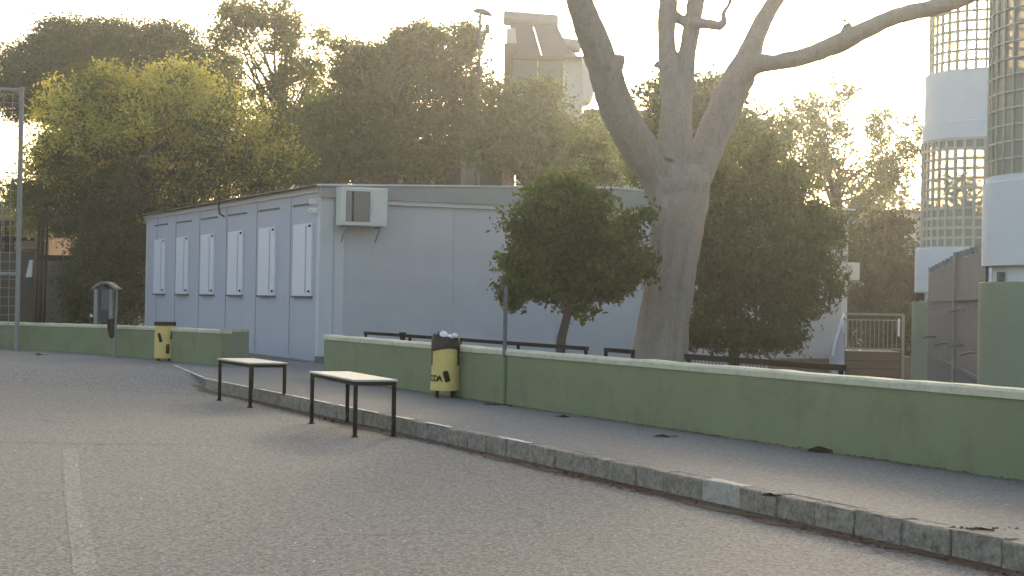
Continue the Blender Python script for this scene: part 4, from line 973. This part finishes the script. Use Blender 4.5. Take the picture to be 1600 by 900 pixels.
wl = thing('low_house', (xat(960, 66), 66, 0), 'pale house wall seen between the sparse tree and the big trunk', 'house')
b = MB(); b.box(xat(915, 66), xat(1010, 66), 66, 71, -.2, zat(960, 180, 66)); b.build('wall', M['palew'], wl, world=True)
b = MB(); b.box(xat(910, 66), xat(1015, 66), 65.8, 71.2, zat(960, 180, 66)+.001, zat(960, 180, 66)+.2); b.build('roof', M['conc'], wl, world=True)
b = MB(); c_ = A(960, 230, 66); b.box(c_.x-.5, c_.x+.5, 65.96, 66.05, c_.z-.5, c_.z+.5); b.build('window', M['glassd'], wl, world=True)
rl = thing('low_house', (xat(1400, 62), 62, 0), 'low flat-roofed pale house behind the hedge and airy tree at right', 'house')
b = MB(); b.box(xat(1335, 62), xat(1520, 62), 62, 68, -.4, zat(1400, 334, 62)); b.build('wall', M['palew'], rl, world=True)
b = MB(); b.box(xat(1330, 62), xat(1525, 62), 61.7, 68.3, zat(1400, 334, 62)+.001, zat(1400, 328, 62)); b.build('roof', M['conc'], rl, world=True)
for px in (1355, 1395):
    b = MB(); c_ = A(px, 360, 62); b.box(c_.x-.4, c_.x+.4, 61.96, 62.05, c_.z-.3, c_.z+.3); b.build('window', M['glassd'], rl, world=True)
# heaters
def heater(px0, px1, pyt, pyb, Y, foot, label, panels):
    zt_, zb_ = zat(820, pyt, Y), zat(820, pyb, Y); r_ = (zt_-zb_)/2; x0_, x1_ = xat(px0, Y), xat(px1, Y); zc = (zt_+zb_)/2
    t = thing('solar_water_heater', ((x0_+x1_)/2, Y, zr), label, 'solar water heater', 0, None)
    b = MB(); b.tube([(x0_, Y, zc), (x0_+.04, Y, zc), (x1_-.04, Y, zc-.12), (x1_, Y, zc-.12)], [r_*.8, r_, r_, r_*.8], 20); b.build('tank', M['tank'], t, True, True)
    for (pa_, pb_, pc_, pd_, yb) in panels:
        a_, c2_, d_, e_ = A(pa_, pyb-4, Y-.1), A(pb_, pyb-2, Y-.1), A(pd_, yb, Y-1.0), A(pc_, yb, Y-1.0)
        for v in (d_, e_): v.z = zr+.02
        b = MB(); q_ = [a_, c2_, d_, e_]; q2 = [v+Vector((0, -.03, -.0)) + Vector((0, 0, .05)) for v in q_]
        b.face(q_[::-1]); b.face(q2)
        for i in range(4): b.face([q_[i], q_[(i+1) % 4], q2[(i+1) % 4], q2[i]])
        b.build('collector', M['collector'], t, world=True)
    b = MB()
    for x in (x0_+.15, x1_-.2): b.bar((x, Y, zr), (x, Y, zc), .05); b.bar((x, Y+.5, zr), (x, Y, zc), .04)
    b.build('stand', M['galv'], t, world=True)
    return t
heater(782, 868, 17, 40, Yh+1.2, 0, 'upper left solar water heater with long tank over dark sloping collectors', [(796, 831, 802, 846, 88), (832, 869, 847, 893, 88)])
heater(862, 903, 56, 77, Yh+1.6, 0, 'lower right solar water heater with short tank', [(866, 886, 885, 905, 88)])
b = MB(); b.prism([(xat(787), zat(790, 66, Yh)+.002), (xat(804), zat(790, 66, Yh)+.002), (xat(801), zat(790, 42, Yh)), (xat(789), zat(790, 42, Yh))], Yh+.3, Yh+1.0, Matrix(((1, 0, 0, 0), (0, 0, 1, 0), (0, 1, 0, 0), (0, 0, 0, 1)))); b.build('vent_cowl', M['palew'], hh, world=True)

# ------------------------------------------------------------------ debris
def litter(n, fn, sz, seed, name, mat):
    rg = random.Random(seed); b = MB()
    for i in range(n):
        x, y, z = fn(rg); a = rg.uniform(0, 6.28); s_ = sz*rg.uniform(.4, 1.3); t = rg.uniform(-.5, .5)
        dx, dy = math.cos(a)*s_, math.sin(a)*s_
        b.face([(x-dx, y-dy, z+.004), (x+dy*.4, y-dx*.4, z+.005+abs(t)*s_*.5), (x+dx, y+dy, z+.006+abs(t)*s_), (x-dy*.4, y+dx*.4, z+.007)])
    return tag(b.build(name, mat), kind='stuff')
def gutter(rg):
    s_ = rg.choice([rg.gauss(13.2, 1.2), rg.gauss(16.5, 1.6), rg.uniform(0, 20), rg.gauss(6.5, 1.0)]); s_ = min(25, max(0, s_)); o = -abs(rg.gauss(.0, .10)); p = K0+KD*s_+KN*o
    return p.x, p.y, gz(p.x, p.y)
def wallfoot(rg):
    s_ = rg.uniform(0, 19); o = -abs(rg.gauss(.0, .05))-.01; p = W0+WD*s_+WN*o; return p.x, p.y, PZ
litter(9000, gutter, .024, 31, 'gutter_leaves', M['litter'])
litter(1600, wallfoot, .026, 32, 'wall_foot_leaves', M['litter'])
def roadbits(rg):
    y = rg.uniform(8, 30); x = rg.uniform(-.36, .36)*y; 
    p = Vector((x, y, 0)); 
    if (p-K0).dot(KN) > -.05: x = K0.x-rg.uniform(.2, 5)
    return x, y, gz(x, y)+.004
litter(420, roadbits, .012, 33, 'road_specks', M['paint'])
def branch(px, py, L, seed, label, name='fallen_branch', rr=.02, z=PZ):
    rg = random.Random(seed); c_ = G(px, py, z); b = MB()
    for i in range(6):
        a = rg.uniform(-.5, .35); l = L*rg.uniform(.4, .7); o = rg.uniform(-L*.25, L*.25)
        a = a if i else .0; d = Vector((math.cos(a-.5), math.sin(a-.5), 0)); p = c_+d*o*.3+Vector((0, rg.uniform(-.012, .012), rr))
        b.tube([p-d*l/2, p+Vector((0, 0, rg.uniform(0, rr*2))), p+d*l/2], [rr*.5, rr, rr*.4], 6)
    for i in range(40):
        x, y = c_.x+rg.gauss(0, L*.28), c_.y+rg.gauss(0, .02)-(0)*L; s_ = rg.uniform(.3, 1)*min(.05, L*.16); a = rg.uniform(0, 6.28)
        b.face([(x, y, z+.005), (x+s_*math.cos(a), y+s_*math.sin(a), z+.01), (x+s_*math.cos(a+.8), y+s_*math.sin(a+.8), z+rg.uniform(.008, .02))])
    tag(b.build(name, M['brown']), label, 'branch')
branch(1280, 707, .34, 1, 'dark fallen palm-like branch lying at the foot of the long green wall')
branch(1205, 776, .16, 2, 'small leafy twig lying near the kerb on the pavement', 'twig', .008)
branch(1035, 683, .25, 3, 'thin brown stick on the pavement below the big trunk', 'stick', .008)
branch(880, 652, .2, 4, 'short brown twig on the pavement right of the grey post', 'twig', .008)
branch(520, 660, .10, 5, 'small dark twig on the road beneath the nearer table', 'twig', .009, 0)
branch(1530, 828, .25, 6, 'thin grey stick near the kerb at the right edge', 'stick', .005)
branch(60, 555, .35, 7, 'low pile of dry twigs before the short wall at far left', 'twig_pile', .015)

# dirt washed against the kerb foot
b = MB(); pr = None; s_ = -.4
while s_ < 24:
    w_ = .07+.11*max(0, math.sin(s_*1.7)+.35*math.sin(s_*5.1))+random.uniform(0, .06)
    a = K0+KD*s_; c_ = a-KN*w_; z_ = max(gz(a.x, a.y), gz(c_.x, c_.y))
    cur = ((a.x+KN.x*.02, a.y+KN.y*.02, z_+.012), (c_.x, c_.y, z_+.006))
    if pr: b.face([pr[1], cur[1], cur[0], pr[0]])
    pr = cur; s_ += .11
tag(b.build('gutter_dirt', M['soil']), kind='structure')

GR = {'low_wall': 'low green walls', 'litter_bin': 'yellow litter bins', 'low_rail': 'low black rails behind the wall', 'steel_post': 'thin steel posts at far left',
      'air_conditioner': 'air conditioners on the prefab', 'glass_block_tower': 'glass block towers', 'grey_green_tree': 'grey green trees behind the prefab', 'airy_tree': 'airy trees against the sky',
      'low_house': 'low pale houses behind the trees', 'solar_water_heater': 'solar water heaters on the roof', 'paper_scrap': 'paper scraps by the porch', 'twig': 'twigs on the ground', 'stick': 'sticks on the pavement'}
for o in COL.objects:
    k = o.name.split('.')[0]
    if o.parent is None and k in GR: o['group'] = GR[k]

# ------------------------------------------------------------------ haze volume, added mostly to veil the view as lens glare would
b = MB(); b.box(-90, 90, -6, 110, -1.6, 32)
HZ = bpy.data.materials.new('haze'); HZ.use_nodes = True; t = HZ.node_tree; t.nodes.clear()
o_ = t.nodes.new('ShaderNodeOutputMaterial'); v_ = t.nodes.new('ShaderNodeVolumePrincipled')
v_.inputs['Color'].default_value = (.88, .92, .95, 1); v_.inputs['Density'].default_value = .00068; v_.inputs['Anisotropy'].default_value = .8
t.links.new(v_.outputs[0], o_.inputs['Volume'])
tag(b.build('haze', HZ), kind='stuff')
